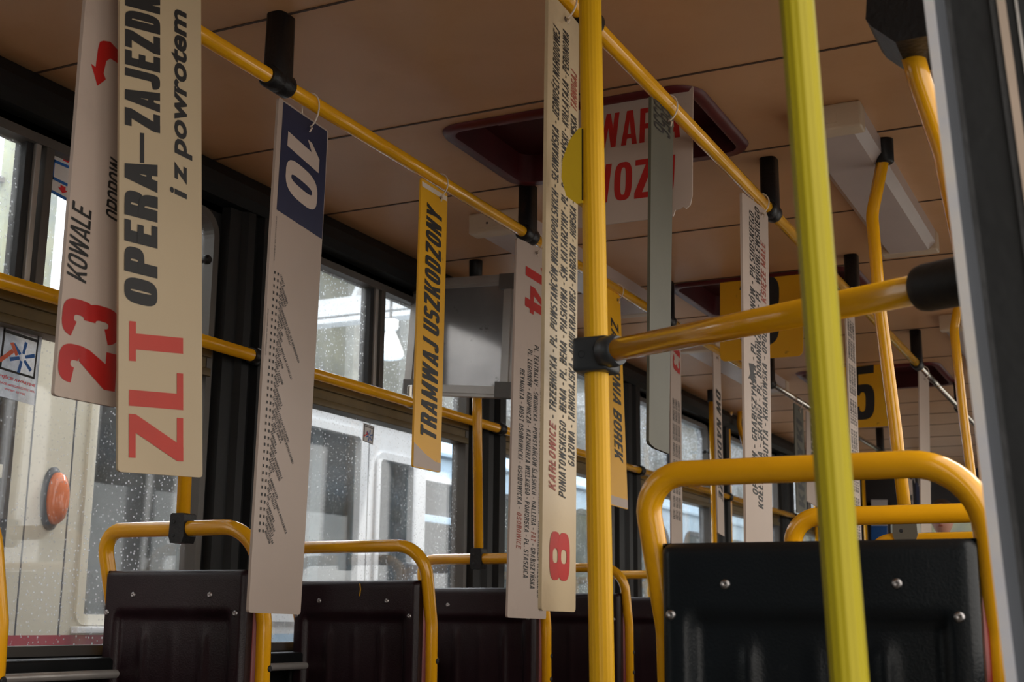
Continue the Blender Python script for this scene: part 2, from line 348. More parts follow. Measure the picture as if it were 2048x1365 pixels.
class Panel:
    """a flat plate given by its four corners; st() runs 0..1 across and down; lettering sits on its front"""
    def __init__(s, tl, tr, br, bl, th=.005, front=Vector((1, 0, 0))):
        s.c = [Vector(p) for p in (tl, tr, br, bl)]
        n = (s.c[1]-s.c[0]).cross(s.c[3]-s.c[0]).normalized()
        if n.dot(front) < 0: n = -n
        s.n = n; s.th = th
        s.W = ((s.c[1]-s.c[0]).length+(s.c[2]-s.c[3]).length)/2; s.L = ((s.c[3]-s.c[0]).length+(s.c[2]-s.c[1]).length)/2
    def st(s, a, b, lift=0):
        tl, tr, br, bl = s.c
        return (tl*(1-a)+tr*a)*(1-b) + (bl*(1-a)+br*a)*b + s.n*lift
    def slab(s, outline=None, lift=0, mb=None, th=None):
        o = outline or [(0, 0), (1, 0), (1, 1), (0, 1)]
        mb = mb or MB(); return mb.prism([s.st(a, b, lift) for a, b in o], -s.n*(th or s.th))
    def round(s, r=.006, n=4):
        a, b = r/s.W, r/s.L; out = []
        for (cx, cy, q) in ((a, b, 2), (1-a, b, 3), (1-a, 1-b, 0), (a, 1-b, 1)):
            for k in range(n+1):
                t = (q+k/n)*PI/2; out.append((cx+a*math.cos(t), cy+b*math.sin(t)))
        return out
    def text(s, body, a0, a1, b0, b1, mode='up', shear=0, bold=0, mb=None, lift=.0007, ref=None):
        mb = mb or MB(); vs, fs = block_flat(body, shear, **bold) if isinstance(bold, dict) else text_flat(body, shear, bold)
        if not vs: return mb
        xs = [v[0] for v in vs]; ys = [v[1] for v in vs]
        x0, x1 = min(xs), max(xs); y0, y1 = (0, 1) if isinstance(bold, dict) else (min(ys), max(ys)) if ref is None else ref
        P = []
        for q_ in vs:
            x, y = q_[:2]; lf = lift+(q_[2]*1.5e-4 if len(q_) > 2 else 0)
            u = (x-x0)/(x1-x0); v = (y-y0)/(y1-y0)
            if mode == 'up': a = a1+(a0-a1)*v; b = b1+(b0-b1)*u
            elif mode == 'down': a = a0+(a1-a0)*v; b = b0+(b1-b0)*u
            else: a = a0+(a1-a0)*u; b = b1+(b0-b1)*v
            P.append(s.st(a, b, lf))
        return mb.add(P, fs)
    def poly(s, pts, mb=None, lift=.0006):
        mb = mb or MB(); return mb.add([s.st(a, b, lift) for a, b in pts], [tuple(range(len(pts)))])
    def tz(s, px, py):   # board fraction (down) of a photo row
        p = at(px, py, X=(s.c[0].x+s.c[1].x)/2)
        m0 = (s.c[0].z+s.c[1].z)/2; m1 = (s.c[2].z+s.c[3].z)/2
        return (m0-p.z)/(m0-m1)
FINE = dict(sv=.175, sh=.135, gap=.14, n=12)

# ------------------------------------------------------------------ dimensions of the saloon
XL, XR = -2.20, -.10           # inner faces of the side walls
ZC = 2.14                      # ceiling
XRL, XRR, ZR = -1.508, -.84, 2.0   # hand rails
Y0, Y1 = -2.8, 10.6
BAYS = [(-1.62, -.21), (-.21+.0, 1.23), (1.23, 2.67)]
WIN = [(-.20, 1.02), (1.24, 2.67), (2.87, 4.10), (4.34, 5.50), (5.75, 6.91), (7.17, 8.35), (8.60, 9.80)]
ZW0, ZW1, ZB0, ZB1 = .865, 2.015, 1.565, 1.64

def holed(mb, X, th, y0, y1, z0, z1, h, n=6):
    """sheet at X with a rounded rectangular hole h=(y0,y1,z0,z1,r)"""
    a0, a1, b0, b1, r = h; inner = []; outer = []
    for (cy, cz, q, oy, oz) in ((a1-r, b1-r, 0, y1, z1), (a0+r, b1-r, 1, y0, z1), (a0+r, b0+r, 2, y0, z0), (a1-r, b0+r, 3, y1, z0)):
        for k in range(n+1):
            t = (q+k/n)*PI/2; inner.append((cy+r*math.cos(t), cz+r*math.sin(t)))
            outer.append((oy, oz))
    N = len(inner)
    vs = [(X, *p) for p in inner]+[(X, *p) for p in outer]+[(X-th, *p) for p in inner]+[(X-th, *p) for p in outer]
    fs = []
    for i in range(N):
        j = (i+1) % N
        if outer[i] != outer[j]: fs += [(i, j, j+N, i+N), (i+2*N, i+3*N, j+3*N, j+2*N)]
        else: fs += [(i, j, i+N), (i+2*N, i+3*N, j+2*N)]
        fs.append((i, i+2*N, j+2*N, j))
    mb.add(vs, fs); return mb
def rring(mb, X, th, h, w, n=8):
    """frame ring of width w lying just inside a rounded hole"""
    a0, a1, b0, b1, r = h
    def loop(d):
        rr = max(r-d, .004); L = []
        for (cy, cz, q) in ((a1-d-rr, b1-d-rr, 0), (a0+d+rr, b1-d-rr, 1), (a0+d+rr, b0+d+rr, 2), (a1-d-rr, b0+d+rr, 3)):
            for k in range(n+1):
                t = (q+k/n)*PI/2; L.append((cy+rr*math.cos(t), cz+rr*math.sin(t)))
        return L
    A, B = loop(0), loop(w); N = len(A)
    vs = [(X, *p) for p in A]+[(X, *p) for p in B]+[(X-th, *p) for p in A]+[(X-th, *p) for p in B]
    fs = []
    for i in range(N):
        j = (i+1) % N; fs += [(i, j, j+N, i+N), (i+2*N, i+3*N, j+3*N, j+2*N), (i, i+2*N, j+2*N, j), (i+N, j+N, j+3*N, i+3*N)]
    mb.add(vs, fs); return mb

# floor, ceiling
struct('floor', MB().box((XL-.1, Y0, -.06), (XR, Y1, 0)), 'floor')
HATCH = [(2.67, 3.09), (4.36, 4.84), (6.18, 6.74)]
HX0, HX1 = -1.50, -.885
cb = MB(); ys = [Y0]+[y for h in HATCH for y in h]+[Y1]
for i in range(len(ys)-1):
    if i % 2 == 0: cb.box((XL-.06, ys[i], ZC), (XR+.02, ys[i+1], ZC+.03))
    else:
        cb.box((XL-.06, ys[i], ZC), (HX0, ys[i+1], ZC+.03)); cb.box((HX1, ys[i], ZC), (XR+.02, ys[i+1], ZC+.03))
ceiling = struct('ceiling', cb, 'ceil')
for y in (-1.9, -1.2, -.6, .1, .75, 1.37, 1.98, 2.60, 3.125, 3.73, 4.32, 4.86, 5.42, 6.05, 6.80, 7.28, 7.72, 8.16, 8.7, 9.2, 9.8):
    segs = [(XL+.02, XR)]
    obj('seam', MB().box((XL+.02, y-.0028, ZC-.0022), (XR, y+.0028, ZC+.001)), 'seam', ceiling)
# roof outside so no daylight falls through
struct('trim_1', MB().box((XL-.12, Y0, ZC+.22), (XR+.06, Y1, ZC+.27)), 'tcream')
for i, (a, b) in enumerate(HATCH):
    t = thing('roof_hatch', ['oxblood roof hatch nearest the camera, behind the AWARIA sign', 'oxblood roof hatch partly covered by the amber sign marked 3', 'oxblood roof hatch furthest down the tram, behind the sign marked 5'][i], 'hatch', ((HX0+HX1)/2, (a+b)/2, ZC), 'roof hatches')
    r = MB(); X0, X1, w = HX0-.03, HX1+.035, .032
    def rl(x0, x1, y0, y1, rr, z, n=5):
        L = []
        for (cx, cy, q) in ((x1-rr, y1-rr, 0), (x0+rr, y1-rr, 1), (x0+rr, y0+rr, 2), (x1-rr, y0+rr, 3)):
            for k in range(n+1):
                tt = (q+k/n)*PI/2; L.append((cx+rr*math.cos(tt), cy+rr*math.sin(tt), z))
        return L
    Ls = [rl(X0, X1, a-.03, b+.03, .07, ZC-.001), rl(X0+.006, X1-.006, a-.024, b+.024, .066, ZC-.012),
          rl(X0+w, X1-w, a-.03+w, b+.03-w, .04, ZC-.010), rl(X0+w+.008, X1-w-.008, a-.022+w, b+.022-w, .035, ZC+.07)]
    n = len(Ls[0]); vs = [p for L in Ls[2:] for p in L]
    obj('recess', MB().add(vs, [(j, (j+1) % n, (j+1) % n+n, j+n) for j in range(n)], True), 'hatch', t)
    vs = [p for L in Ls[:3] for p in L]; fs = []
    for k in range(2):
        for j in range(n): q = (j+1) % n; fs.append((k*n+j, k*n+q, (k+1)*n+q, (k+1)*n+j))
    obj('rim', MB().add(vs, fs, True), 'rim', t)
    obj('hatch_panel', MB().box((X0+w, a-.03+w, ZC+.065), (X1-w, b+.03-w, ZC+.085)), 'hatch', t)
    h = MB().box((X0+.14, a+.03, ZC+.01), (X1-.30, a+.055, ZC+.035), .005)
    obj('handle', h, 'rim', t)

# left wall
wb = MB()
wb.box((XL-.06, Y0, 0), (XL, Y1, ZW0-.03)); wb.box((XL-.06, Y0, ZW1+.0), (XL, Y1, ZC+.02))
edges = [Y0]+[v for w in WIN for v in w]+[Y1]
for i in range(len(WIN)):
    y0 = Y0 if i == 0 else (WIN[i-1][1]+WIN[i][0])/2
    y1 = Y1 if i == len(WIN)-1 else (WIN[i][1]+WIN[i+1][0])/2
    holed(wb, XL, .06, y0, y1, ZW0-.03, ZW1+.02, (WIN[i][0], WIN[i][1], ZW0, ZW1, .075))
struct('wall_left', wb, 'trimblack')
# cornice roll between ceiling and windows
cn = MB(); prof = [(XL+.002, 2.035), (XL+.035, 2.042), (XL+.052, 2.065), (XL+.052, 2.10), (XL+.035, 2.135), (XL+.0, 2.139)]
cn.prism([(x, Y0, z) for x, z in prof], (0, Y1-Y0, 0)); struct('trim_2', cn, 'trimblack')
# ceiling cover strip beside the cornice
# lower sill with bright edge
sl = MB(); sl.box((XL, Y0, .825), (XL+.075, Y1, .862), .01); struct('trim_3', sl, 'trimblack')
sl = MB().tube([(XL+.078, Y0, .826), (XL+.078, Y1, .826)], .010, 10); struct('trim_4', sl, 'alu')
# pillars
for i in range(len(WIN)-1):
    a, b = WIN[i][1]+.012, WIN[i+1][0]-.012; w = b-a
    p = MB(); pr = [(0, a), (.022, a+.008), (.026, a+w*.30), (.042, a+w*.36), (.046, a+w*.50), (.030, a+w*.56), (.030, a+w*.66), (.050, a+w*.70), (.052, b-.02), (.03, b-.004), (0, b)]
    p.prism([(XL+x, y, .80) for x, y in pr], (0, 0, 1.235)); struct('trim_%d' % (5+i), p, 'trimblack')
# windows
def screw_knob(y, z, par):
    k = MB().lathe((XL+.0, y, z), [(.010, -.01), (.010, .006), (.005, .010), (.005, .018), (.0125, .020), (.013, .030), (.008, .036)], (1, 0, 0), 14)
    obj('knob', k, 'black', par)
for i, (a, b) in enumerate(WIN):
    h = (a, b, ZW0, ZW1, .075)
    fr = struct('window_%d' % (i+1), rring(MB(), XL+.006, .05, h, .022), 'greyframe')
    obj('pane', MB().box((XL-.030, a+.02, ZW0+.02), (XL-.025, b-.02, ZB0+.01)), 'glass', fr)
    obj('pane', MB().box((XL-.030, a+.02, ZB1-.01), (XL-.025, b-.02, ZW1-.018)), 'glassf', fr)
    mid = {1: 2.03, 2: 3.47}.get(i, (a+b)/2)
    bl = MB(); bl.box((XL-.045, a+.01, ZB0), (XL+.012, b-.01, ZB0+.022), .003); bl.box((XL-.04, a+.01, ZB0+.022), (XL+.004, b-.01, ZB0+.05))
    bl.box((XL-.045, a+.01, ZB0+.05), (XL+.012, b-.01, ZB1), .003)
    obj('transom', bl, 'olive', fr)
    obj('sash_bar', MB().box((XL-.045, mid-.024, ZB1), (XL-.008, mid-.004, ZW1-.02), .002), 'rubber', fr)
    obj('sash_bar', MB().box((XL-.040, mid-.003, ZB1), (XL+.0, mid+.012, ZW1-.02), .002), 'alu', fr)
    obj('sash_bar', MB().box((XL-.040, mid+.024, ZB1), (XL+.004, mid+.048, ZW1-.02), .002), 'greyframe', fr)
    screw_knob(b-.07, 1.865, fr)
# right wall (the camera stands in its open doorway)
rb = MB(); rb.box((XR, 1.22, 0), (XR+.05, Y1, .84)); rb.box((XR, 1.22, 2.0), (XR+.05, Y1, ZC+.03)); rb.box((XR, Y0, 0), (XR+.05, -.55, .84)); rb.box((XR, Y0, 2.0), (XR+.05, -.55, ZC+.03)); rb.box((XR, -.55, 2.09), (XR+.05, 1.22, ZC+.03))
for (a, b) in ((1.22, 2.9), (2.9, 4.35), (4.35, 5.8), (5.8, 7.25), (7.25, 8.7), (8.7, Y1)): holed(rb, XR+.05, .05, a, b, .84, 2.0, (a+.16, b-.08, .9, 1.95, .07))
holed(rb, XR+.05, .05, Y0, -.55, .84, 2.0, (Y0+.3, -.75, .9, 1.95, .07))
struct('wall_right', rb, 'wall')
struct('wall_rear', MB().box((XL-.06, Y0-.04, 0), (XR+.05, Y0, ZC+.03)), 'wall')
fb = MB(); fb.box((XL, Y1, 0), (XR, Y1+.04, 1.12)); fb.box((XL, Y1, 1.85), (XR, Y1+.04, ZC+.03)); fb.box((XL, Y1, 1.1), (-1.9, Y1+.04, 1.9)); fb.box((-1.25, Y1, 1.1), (-1.12, Y1+.04, 1.9)); fb.box((-1.13, Y1, 1.1), (XR, Y1+.04, 1.9))
struct('wall_front', fb, 'wall')

# ------------------------------------------------------------------ hand rails
def collar(mb, p, d, L=.075, r=.0235):
    p = Vector(p); d = Vector(d).normalized()
    mb.lathe(p-d*L/2, [(r*.84, 0), (r, .006), (r, L*.45), (r*.93, L*.5), (r, L*.55), (r, L-.006), (r*.84, L)], d, 20); return mb
def rail(name, x, z, y0, y1, label, ych, stalks, grp):
    t = thing(name, label, 'hand rail', (x, (y0+y1)/2, z), grp)
    obj('tube', MB().tube([(x, y0, z), (x, ych, z)], .0155, 20), 'yellow', t)
    obj('tube', MB().tube([(x, ych, z), (x, y1, z)], .0125, 16), 'chrome', t, label='chrome tube')
    for y in stalks:
        b = MB(); hw, ht = .031, .022
        pts = []
        for k in range(16):
            a = 2*PI*k/16; pts.append((x+ht*math.copysign(abs(math.cos(a))**.6, math.cos(a)), y+hw*math.copysign(abs(math.sin(a))**.6, math.sin(a)), z))
        o = len(b.v); top = [(px_, y+(py_-y)*.92, ZC) for px_, py_, _ in pts]
        b.add(pts+top, [(i, (i+1) % 16, (i+1) % 16+16, i+16) for i in range(16)]+[tuple(range(31, 15, -1))], True)
        br = obj('bracket', b, 'black', t)
        obj('collar', collar(MB(), (x, y, z), (0, 1, 0)), 'black', br)
rail('ceiling_hand_rail', XRL, ZR, .2, 10.2, 'left yellow ceiling hand rail, holding the 10 board and the TRAMWAJ USZKODZONY board', 5.2, [.75, 1.985, 3.145, 4.30, 5.65, 6.9, 8.2, 9.5], 'ceiling hand rails')
rail('ceiling_hand_rail', XRR, ZR, .2, 10.2, 'right yellow ceiling hand rail, passing behind the thick ribbed pole', 5.46, [.75, 1.985, 3.21, 4.22, 5.46, 6.7, 8.1, 9.5], 'ceiling hand rails')
t = thing('window_hand_rail', 'long yellow hand rail along the left windows, below the sliding panes', 'hand rail', (-2.13, 3, 1.635))
obj('tube', MB().tube([(-2.13, -1, 1.635), (-2.13, 10.2, 1.635)], .0165, 18), 'yellow', t)
for y in (1.13, 2.77, 4.22, 5.66, 7.04, 8.48):
    b = MB().tube([(-2.145, y, 1.635), (XL+.03, y, 1.635)], .016, 12); collar(b, (-2.13, y, 1.635), (0, 1, 0), .045, .024)
    obj('bracket', b, 'black', t)
b = MB().tube([(-2.13, 3.57, 1.635), (-2.13, 3.61, 1.635)], .020, 14); b.box((-2.14, 3.575, 1.63), (-2.12, 3.60, 1.69), .003)
obj('bracket', b, 'chrome', t, label='chrome bracket')

# ------------------------------------------------------------------ seats
def make_seat(m):
    t = thing('passenger_chair', '-', 'seat')
    Zt, Zb, w = 1.053, .38, .198
    def relief(x, z):
        def ss(a, b, v): v = max(0, min(1, (v-a)/(b-a))); return v*v*(3-2*v)
        y = 0
        y += .013*ss(.970, .945, z)*ss(.165, .150, abs(x))
        for c in (-.085, 0.0, .085): y -= .006*math.exp(-((x-c)/.010)**2)*ss(.94, .90, z)*(1 if c else .4)
        y += .014*ss(Zt-.012, Zt, z)**2 + .012*ss(w-.012, w, abs(x))**2
        y += .02*(1.05-z)*0.6
        return y
    g = MB()
    g.grid(lambda u, v: ((u*2-1)*w*(1 - .0*(v)), relief((u*2-1)*w, Zb+(Zt-Zb)*v), Zb+(Zt-Zb)*v), 56, 90)
    g.add([(-w, .014, Zt), (w, .014, Zt), (w, .034, Zt-.004), (-w, .034, Zt-.004)], [(0, 1, 2, 3)])
    g.add([(-w, .013, Zb), (-w, .034, Zb), (-w, .034, Zt-.004), (-w, .013, Zt), (w, .013, Zb), (w, .034, Zb), (w, .034, Zt-.004), (w, .013, Zt)], [(0, 1, 2, 3), (7, 6, 5, 4), (1, 5, 6, 2)])
    obj('back_panel', g, m, t)
    sh = MB(); sh.box((-w-.006, .034, .42), (w+.006, .058, Zt-.03), .012)
    obj('back_shell', sh, 'seatred', t, label='red front shell')
    sh = MB(); sh.box((-w-.006, .05, .40), (w+.006, .44, .445), .018); obj('seat_pan', sh, 'seatred', t)
    obj('pedestal', MB().box((-.10, .14, 0), (.10, .30, .40), .01), 'black', t)
    for (x, z) in ((-.110, .999), (.105, .999), (-.184, .960), (.175, .960)):
        obj('rivet', MB().lathe((x, relief(x, z)+.001, z), [(.0068, 0), (.0068, .0015), (.0050, .0034), (.0022, .0040), (.001, .0022)], (0, -1, 0), 14), 'steel', t)
    hw = .208
    pts = [(-hw+.006, .075, .36), (-hw+.002, .055, .94), (-hw-.018, .015, 1.145), (hw, .015, 1.145), (hw+.004, .055, .94), (hw-.002, .075, .36)]
    obj('hoop', MB().tube(fillet(pts, [.12, .052, .085, .12], 10), .0173, 20), 'yellow', t)
    for z in (.845, .775): obj('bolt', MB().lathe((hw+.0183, .062, z), [(.0075, -.002), (.0075, .002), (.005, .004)], (1, 0, 0), 12), 'black', t)
    return t
seatL = make_seat('seatdark'); seatR = make_seat('seatblue')
LY = [1.57, 2.30, 3.03, 3.755, 4.47, 5.19, 5.91, 6.63, 7.4]
lab = ['nearest left-row seat, only its yellow hoop leg visible at the left edge', 'dark seat back under the ZLT board, with the pole clamp on its yellow hoop',
       'dark seat back right of the 10 board, with a yellow scratch near its top', 'dark seat back behind the foot of the 14 board, its hoop clamped to a pole',
       'dark seat back just behind the thick ribbed pole', 'left-row seat behind the thick ribbed pole, second further on', 'far left-row seat sixth along the window side',
       'far left-row seat seventh along the window side', 'furthest left-row seat by the front bulkhead']
for i, y in enumerate(LY):
    o = seatL if i == 0 else copy_tree(seatL)
    o.location = (-1.965, y, 0); tag(o, lab[i], 'seat', 'seats along the left windows')
RY = [1.65, 2.42, 3.17, 3.9, 4.65, 5.4, 6.2]
lab = ['large black seat back in the right foreground with a broad yellow hoop', 'second seat of the right row, its yellow hoop showing inside the foreground hoop',
       'third seat of the right row, its low hoop holding the pewter clamp', 'fourth seat of the right row, behind the pewter clamp', 'fifth seat of the right row, hidden low behind the others', 'sixth seat of the right row, hidden low behind the others', 'furthest seat of the right row, hidden low behind the others']
for i, y in enumerate(RY):
    o = seatR if i == 0 else copy_tree(seatR)
    o.location = (-.397, y, 0); tag(o, lab[i], 'seat', 'seats along the right wall')
scr = MB().tube([(-1.965+.02, 3.03-.001, 1.045), (-1.965+.023, 3.03-.001, 1.03), (-1.965+.021, 3.03-.001, 1.012)], .0014, 6)
sc_par = [o for o in S.objects if o.type == 'EMPTY' and abs(o.location.y-3.03) < 1e-4 and abs(o.location.x+1.965) < 1e-4][0]
obj('scratch', scr, 'gold', sc_par)

# ------------------------------------------------------------------ poles
def clampbox(mb, p, w=.021, h=.033, d=.021):
    p = Vector(p); a = [(-w*.75, -h), (w*.75, -h), (w, -h*.55), (w*.92, h*.9), (w*.7, h), (-w*.7, h), (-w*.92, h*.9), (-w, -h*.55)]
    mb.prism([(p.x+x, p.y-d, p.z+z) for x, z in a], (0, 2*d, 0))
    return mb
def socket(mb, p, r=.022, L=.055):
    return mb.lathe((p[0], p[1], p[2]-L), [(r*.82, 0), (r, .004), (r*1.04, L-.004), (r*1.04, L)], (0, 0, 1), 20)
def pole(label, path, r=.0155, top=True, clamp=None, clampm='black', cs=1.0, group='yellow poles', fil=.06, m='yellow', name='pole', bottom=None):
    P = [Vector(p) for p in path]
    t = thing(name, label, 'pole', P[-1] if P[-1].z < P[0].z else P[0], group)
    obj('tube', MB().tube(fillet(P, fil, 8) if len(P) > 2 else P, r, 20), m, t)
    if top:
        tp = max(P, key=lambda q: q.z); obj('ceiling_socket', socket(MB(), (tp.x, tp.y, ZC), r*1.42, .062), 'black', t)
    if clamp is not None: 
        c = obj('clamp', clampbox(MB(), clamp, .021*cs, .033*cs, .021*cs), clampm, t)
        for (dx, dz) in ((-.008, .014), (-.008, -.016)): obj('screw', MB().lathe((clamp[0]+dx, clamp[1]-.0205*cs, clamp[2]+dz), [(.0045, 0), (.0045, .002), (.002, .0012)], (0, -1, 0), 10), 'rubber', c)
    return t
zt = 1.145
p = at(366, 1046, Y=2.315); q = at(393, 440, Y=2.315)
pole('yellow pole rising behind the ZLT board from the second seat hoop', [(at(345, 60, Y=2.315).x, 2.315, ZC-.01), (at(352, 250, Y=2.315).x, 2.315, 1.93), (q.x, 2.315, 1.80), (p.x, 2.315, zt)], clamp=(p.x, 2.315, zt), fil=.25)
p = at(957, 1122, Y=3.77); q = at(952, 510, Y=3.77)
pole('yellow pole carrying the silver framed panel beside the left windows', [(q.x, 3.77, ZC-.01), (p.x, 3.77, zt)], clamp=(p.x, 3.77, zt))
p2x = (p.x+q.x)/2
# thick ribbed pole with its bracket
YP = 1.83; a = at(1180, 0, Y=YP); b = at(1204, 1365, Y=YP); sl_ = (b.x-a.x)/(b.z-a.z)
pb = Vector((a.x+sl_*(0-a.z), YP, 0)); pt = Vector((a.x+sl_*(ZC-a.z), YP, ZC))
t = thing('pole', 'thick ribbed yellow pole in the middle, with a black cross clamp and a yellow fin', 'pole', pb, 'yellow poles')
rb_ = MB(); n = 40; prof = []
rr = .0182
vs = []; 
for z_, c in ((0, pb), (1, pt)):
    for k in range(n*2):
        an = PI*k/n; r_ = rr*(1+(.02 if (k//2) % 2 else 0)); vs.append(c+Vector((math.cos(an)*r_, math.sin(an)*r_, 0)))
N2 = 2*n; fs = [(i, (i+1) % N2, (i+1) % N2+N2, i+N2) for i in range(N2)]
rb_.add(vs, fs, True); obj('tube', rb_, mat('ribbed yellow sleeve', (.72, .40, .006), .42, var=.05, scale=5, spec=.3), t)
def onp(z): return pb+(pt-pb)*(z/ZC)
# fin
zf0, zf1 = at(1160, 415, Y=YP).z, at(1160, 266, Y=YP).z; c = onp((zf0+zf1)/2); H = (zf1-zf0)
fin = [(0, 1), (-.006, 1), (-.022, .86), (-.034, .62), (-.036, .38), (-.028, .12), (-.010, 0), (0, 0)]
f_ = MB().prism([(c.x-.010+x, YP-.020, zf0+H*s_) for x, s_ in fin], (0, .034, 0)); obj('fin', f_, mat('mustard fin', (.62, .42, .01), .5, var=.08), t, label='mustard fin')
obj('fin_cover', MB().box((c.x-.0105, YP-.0207, zf0+.004), (c.x-.0088, YP-.0185, zf1-.002)), 'black', t)
# cross clamp + horizontal bar to the door post
zc_ = at(1200, 712, Y=YP).z; c = onp(zc_)
cl = MB(); cl.box((c.x-.028, YP-.030, zc_-.028), (c.x+.030, YP+.026, zc_+.026), .007)
cl.lathe((c.x+.020, YP-.020, zc_), [(.024, 0), (.025, .02), (.022, .03)], (1, -.25, 0), 20)
co = obj('clamp', cl, mat('dark slate plastic', (.028, .034, .040), .4, var=.2), t); 
for dx in (-.012, .012): obj('screw', MB().lathe((c.x+dx, YP-.0295, zc_+.002+dx*.3), [(.0055, 0), (.0055, .0012), (.003, -.004)], (0, -1, 0), 12), 'black', co)
A = Vector((c.x+.03, YP-.022, zc_+.001)); B = at(1842, 578, Y=1.50)
t2 = thing('grab_bar', 'stout horizontal yellow bar between the thick ribbed pole and the door post', 'grab bar', A)
obj('tube', MB().tube([A, B], .0175, 22), 'yellow', t2)
d = (B-A).normalized(); B2 = B+d*.12
obj('socket', MB().lathe(B-d*.002, [(.020, 0), (.026, .003), (.0275, .012), (.0285, .10), (.0285, .115)], d, 24), 'rubber', t2, label='black rubber socket')
# near lemon pole
YN = 1.10; a = at(1593, 0, Y=YN); b = at(1699, 1365, Y=YN); sl_ = (b.x-a.x)/(b.z-a.z)
tn = thing('pole', 'lemon yellow ribbed pole closest to the camera, right of centre', 'pole', (a.x+sl_*(0-a.z), YN, 0), 'yellow poles')
vs = []; p0 = Vector((a.x+sl_*(0-a.z), YN, 0)); p1 = Vector((a.x+sl_*(ZC-a.z), YN, ZC)); rr = .0152
for c in (p0, p1):
    for k in range(N2):
        an = PI*k/n; r_ = rr*(1+(.03 if (k//3) % 2 else 0)); vs.append(c+Vector((math.cos(an)*r_, math.sin(an)*r_, 0)))
obj('tube', MB().add(vs, fs, True), 'lemon', tn)
obj('ceiling_socket', socket(MB(), (p1.x, p1.y, ZC), .024, .06), 'black', tn)
# bent pole of the right row
Y4 = 3.19
P4 = [at(1763, 190, Y=Y4), at(1772, 290, Y=Y4), at(1744, 430, Y=Y4), at(1760, 620, Y=Y4), at(1790, 850, Y=Y4), at(1813, 1050, Y=Y4)]
P4[0].z = ZC-.01
pole('bent yellow pole beside the cream ceiling lamp, standing on the third right seat', P4, clamp=P4[-1], clampm=mat('pewter clamp', (.16, .15, .12), .4, .5), cs=1.35, fil=.12)
Y5 = 4.5
P5 = [at(1945, 480, Y=Y5), at(1922, 580, Y=Y5), at(1908, 660, Y=Y5), at(1925, 820, Y=Y5), at(1950, 1010, Y=Y5)]
P5[0] = Vector((P5[1].x+.04, Y5, ZC-.01)); P5.append(Vector((P5[-1].x, Y5, .02)))
pole('bent yellow pole close to the pale door edge', P5, fil=.12)
Y6 = 6.0
P6 = [at(1946, 640, Y=Y6), at(1952, 800, Y=Y6), at(1966, 980, Y=Y6)]; P6[0] = Vector((P6[0].x, Y6, ZC-.01)); P6.append(Vector((P6[-1].x, Y6, .02)))
pole('slim yellow pole showing between the bent pole and the pale door edge', P6, fil=.2, r=.0135)
Y7 = 6.49
pa = at(1424, 870, Y=Y7); pole('yellow pole beside the DW. NADODRZE board', [(pa.x, Y7, ZC-.01), (pa.x, Y7, 0.02)], r=.014)
# looped grab pole far left
Y8 = 7.23
L8 = [at(1455, 1000, Y=Y8), at(1456, 850, Y=Y8), at(1462, 815, Y=Y8), at(1500, 800, Y=Y8), at(1530, 795, Y=Y8)]
L8[0] = Vector((L8[0].x, Y8, .02))
t = thing('grab_pole', 'orange yellow looped grab pole far back, left of the Grabiszynska board', 'pole', L8[0], 'yellow poles')
obj('tube', MB().tube(fillet(L8, .1, 8), .014, 16), 'yellow', t)
L9 = [at(1480, 812, Y=Y8), at(1478, 850, Y=Y8), at(1490, 895, Y=Y8), at(1515, 930, Y=Y8)]; L9.append(Vector((L9[-1].x, Y8, .02)))
obj('tube', MB().tube(fillet(L9, .1, 8), .014, 16), 'yellow', t)
pa = at(1633, 1060, Y=9.3); pole('thin yellow pole far back beside the lemon pole', [(pa.x, 9.3, ZC-.01), (pa.x, 9.3, .02)], r=.014)
pa = at(1731, 1060, Y=9.7); pole('thin yellow pole far back near the blue panel', [(pa.x, 9.7, ZC-.01), (pa.x, 9.7, .02)], r=.012)

# door side, right edge of the picture -------------------------------------------------
YD = 1.16
def strip(x0t, x1t, x0b, x1b, y0, y1):
    """upright door section whose edges pass the given photo columns at rows 0 and 1365 in the plane Y=y0; leans like the body side"""
    a0, a1, b0, b1 = at(x0t, 0, Y=y0), at(x1t, 0, Y=y0), at(x0b, 1365, Y=y0), at(x1b, 1365, Y=y0)
    def ext(a, b, z): return a.x+(b.x-a.x)*(z-a.z)/(b.z-a.z)
    zb, zt_ = .03, 2.07
    return [(ext(a0, b0, zb), y0, zb), (ext(a1, b1, zb), y0, zb), (ext(a1, b1, zb), y1, zb), (ext(a0, b0, zb), y1, zb),
            (ext(a0, b0, zt_), y0, zt_), (ext(a1, b1, zt_), y0, zt_), (ext(a1, b1, zt_), y1, zt_), (ext(a0, b0, zt_), y1, zt_)]
t = thing('door_leaf', 'folded door leaf at the right edge, pale edge strip and black panel', 'door', (-.12, YD, .03))
obj('edge_strip', MB().hexa(strip(1847, 1867, 2011, 2033, YD-.012, YD+.002)), mat('scuffed pale strip', (.36, .37, .42), .5, var=.1, dirt=(.5, .45, .38), dscale=3, dlo=.45, dhi=.7), t, label='pale grey edge strip')
obj('frame', MB().hexa(strip(1866, 1888, 2032, 2062, YD-.006, YD+.010)), 'slate', t)
obj('rubber_seal', MB().hexa(strip(1887, 1900, 2061, 2076, YD-.002, YD+.012)), 'rubber', t)
obj('panel', MB().hexa(strip(1899, 1990, 2075, 2180, YD+.001, YD+.016)), 'trimblack', t)
obj('rubber_seal', MB().hexa(strip(1978, 1994, 2165, 2184, YD-.006, YD+.012)), 'rubber', t)
obj('edge_strip', MB().hexa(strip(1993, 2010, 2183, 2202, YD-.010, YD+.002)), mat('beige strip', (.36, .28, .22), .5), t)
obj('frame', MB().hexa(strip(2009, 2060, 2201, 2260, YD-.004, YD+.012)), 'trimblack', t)
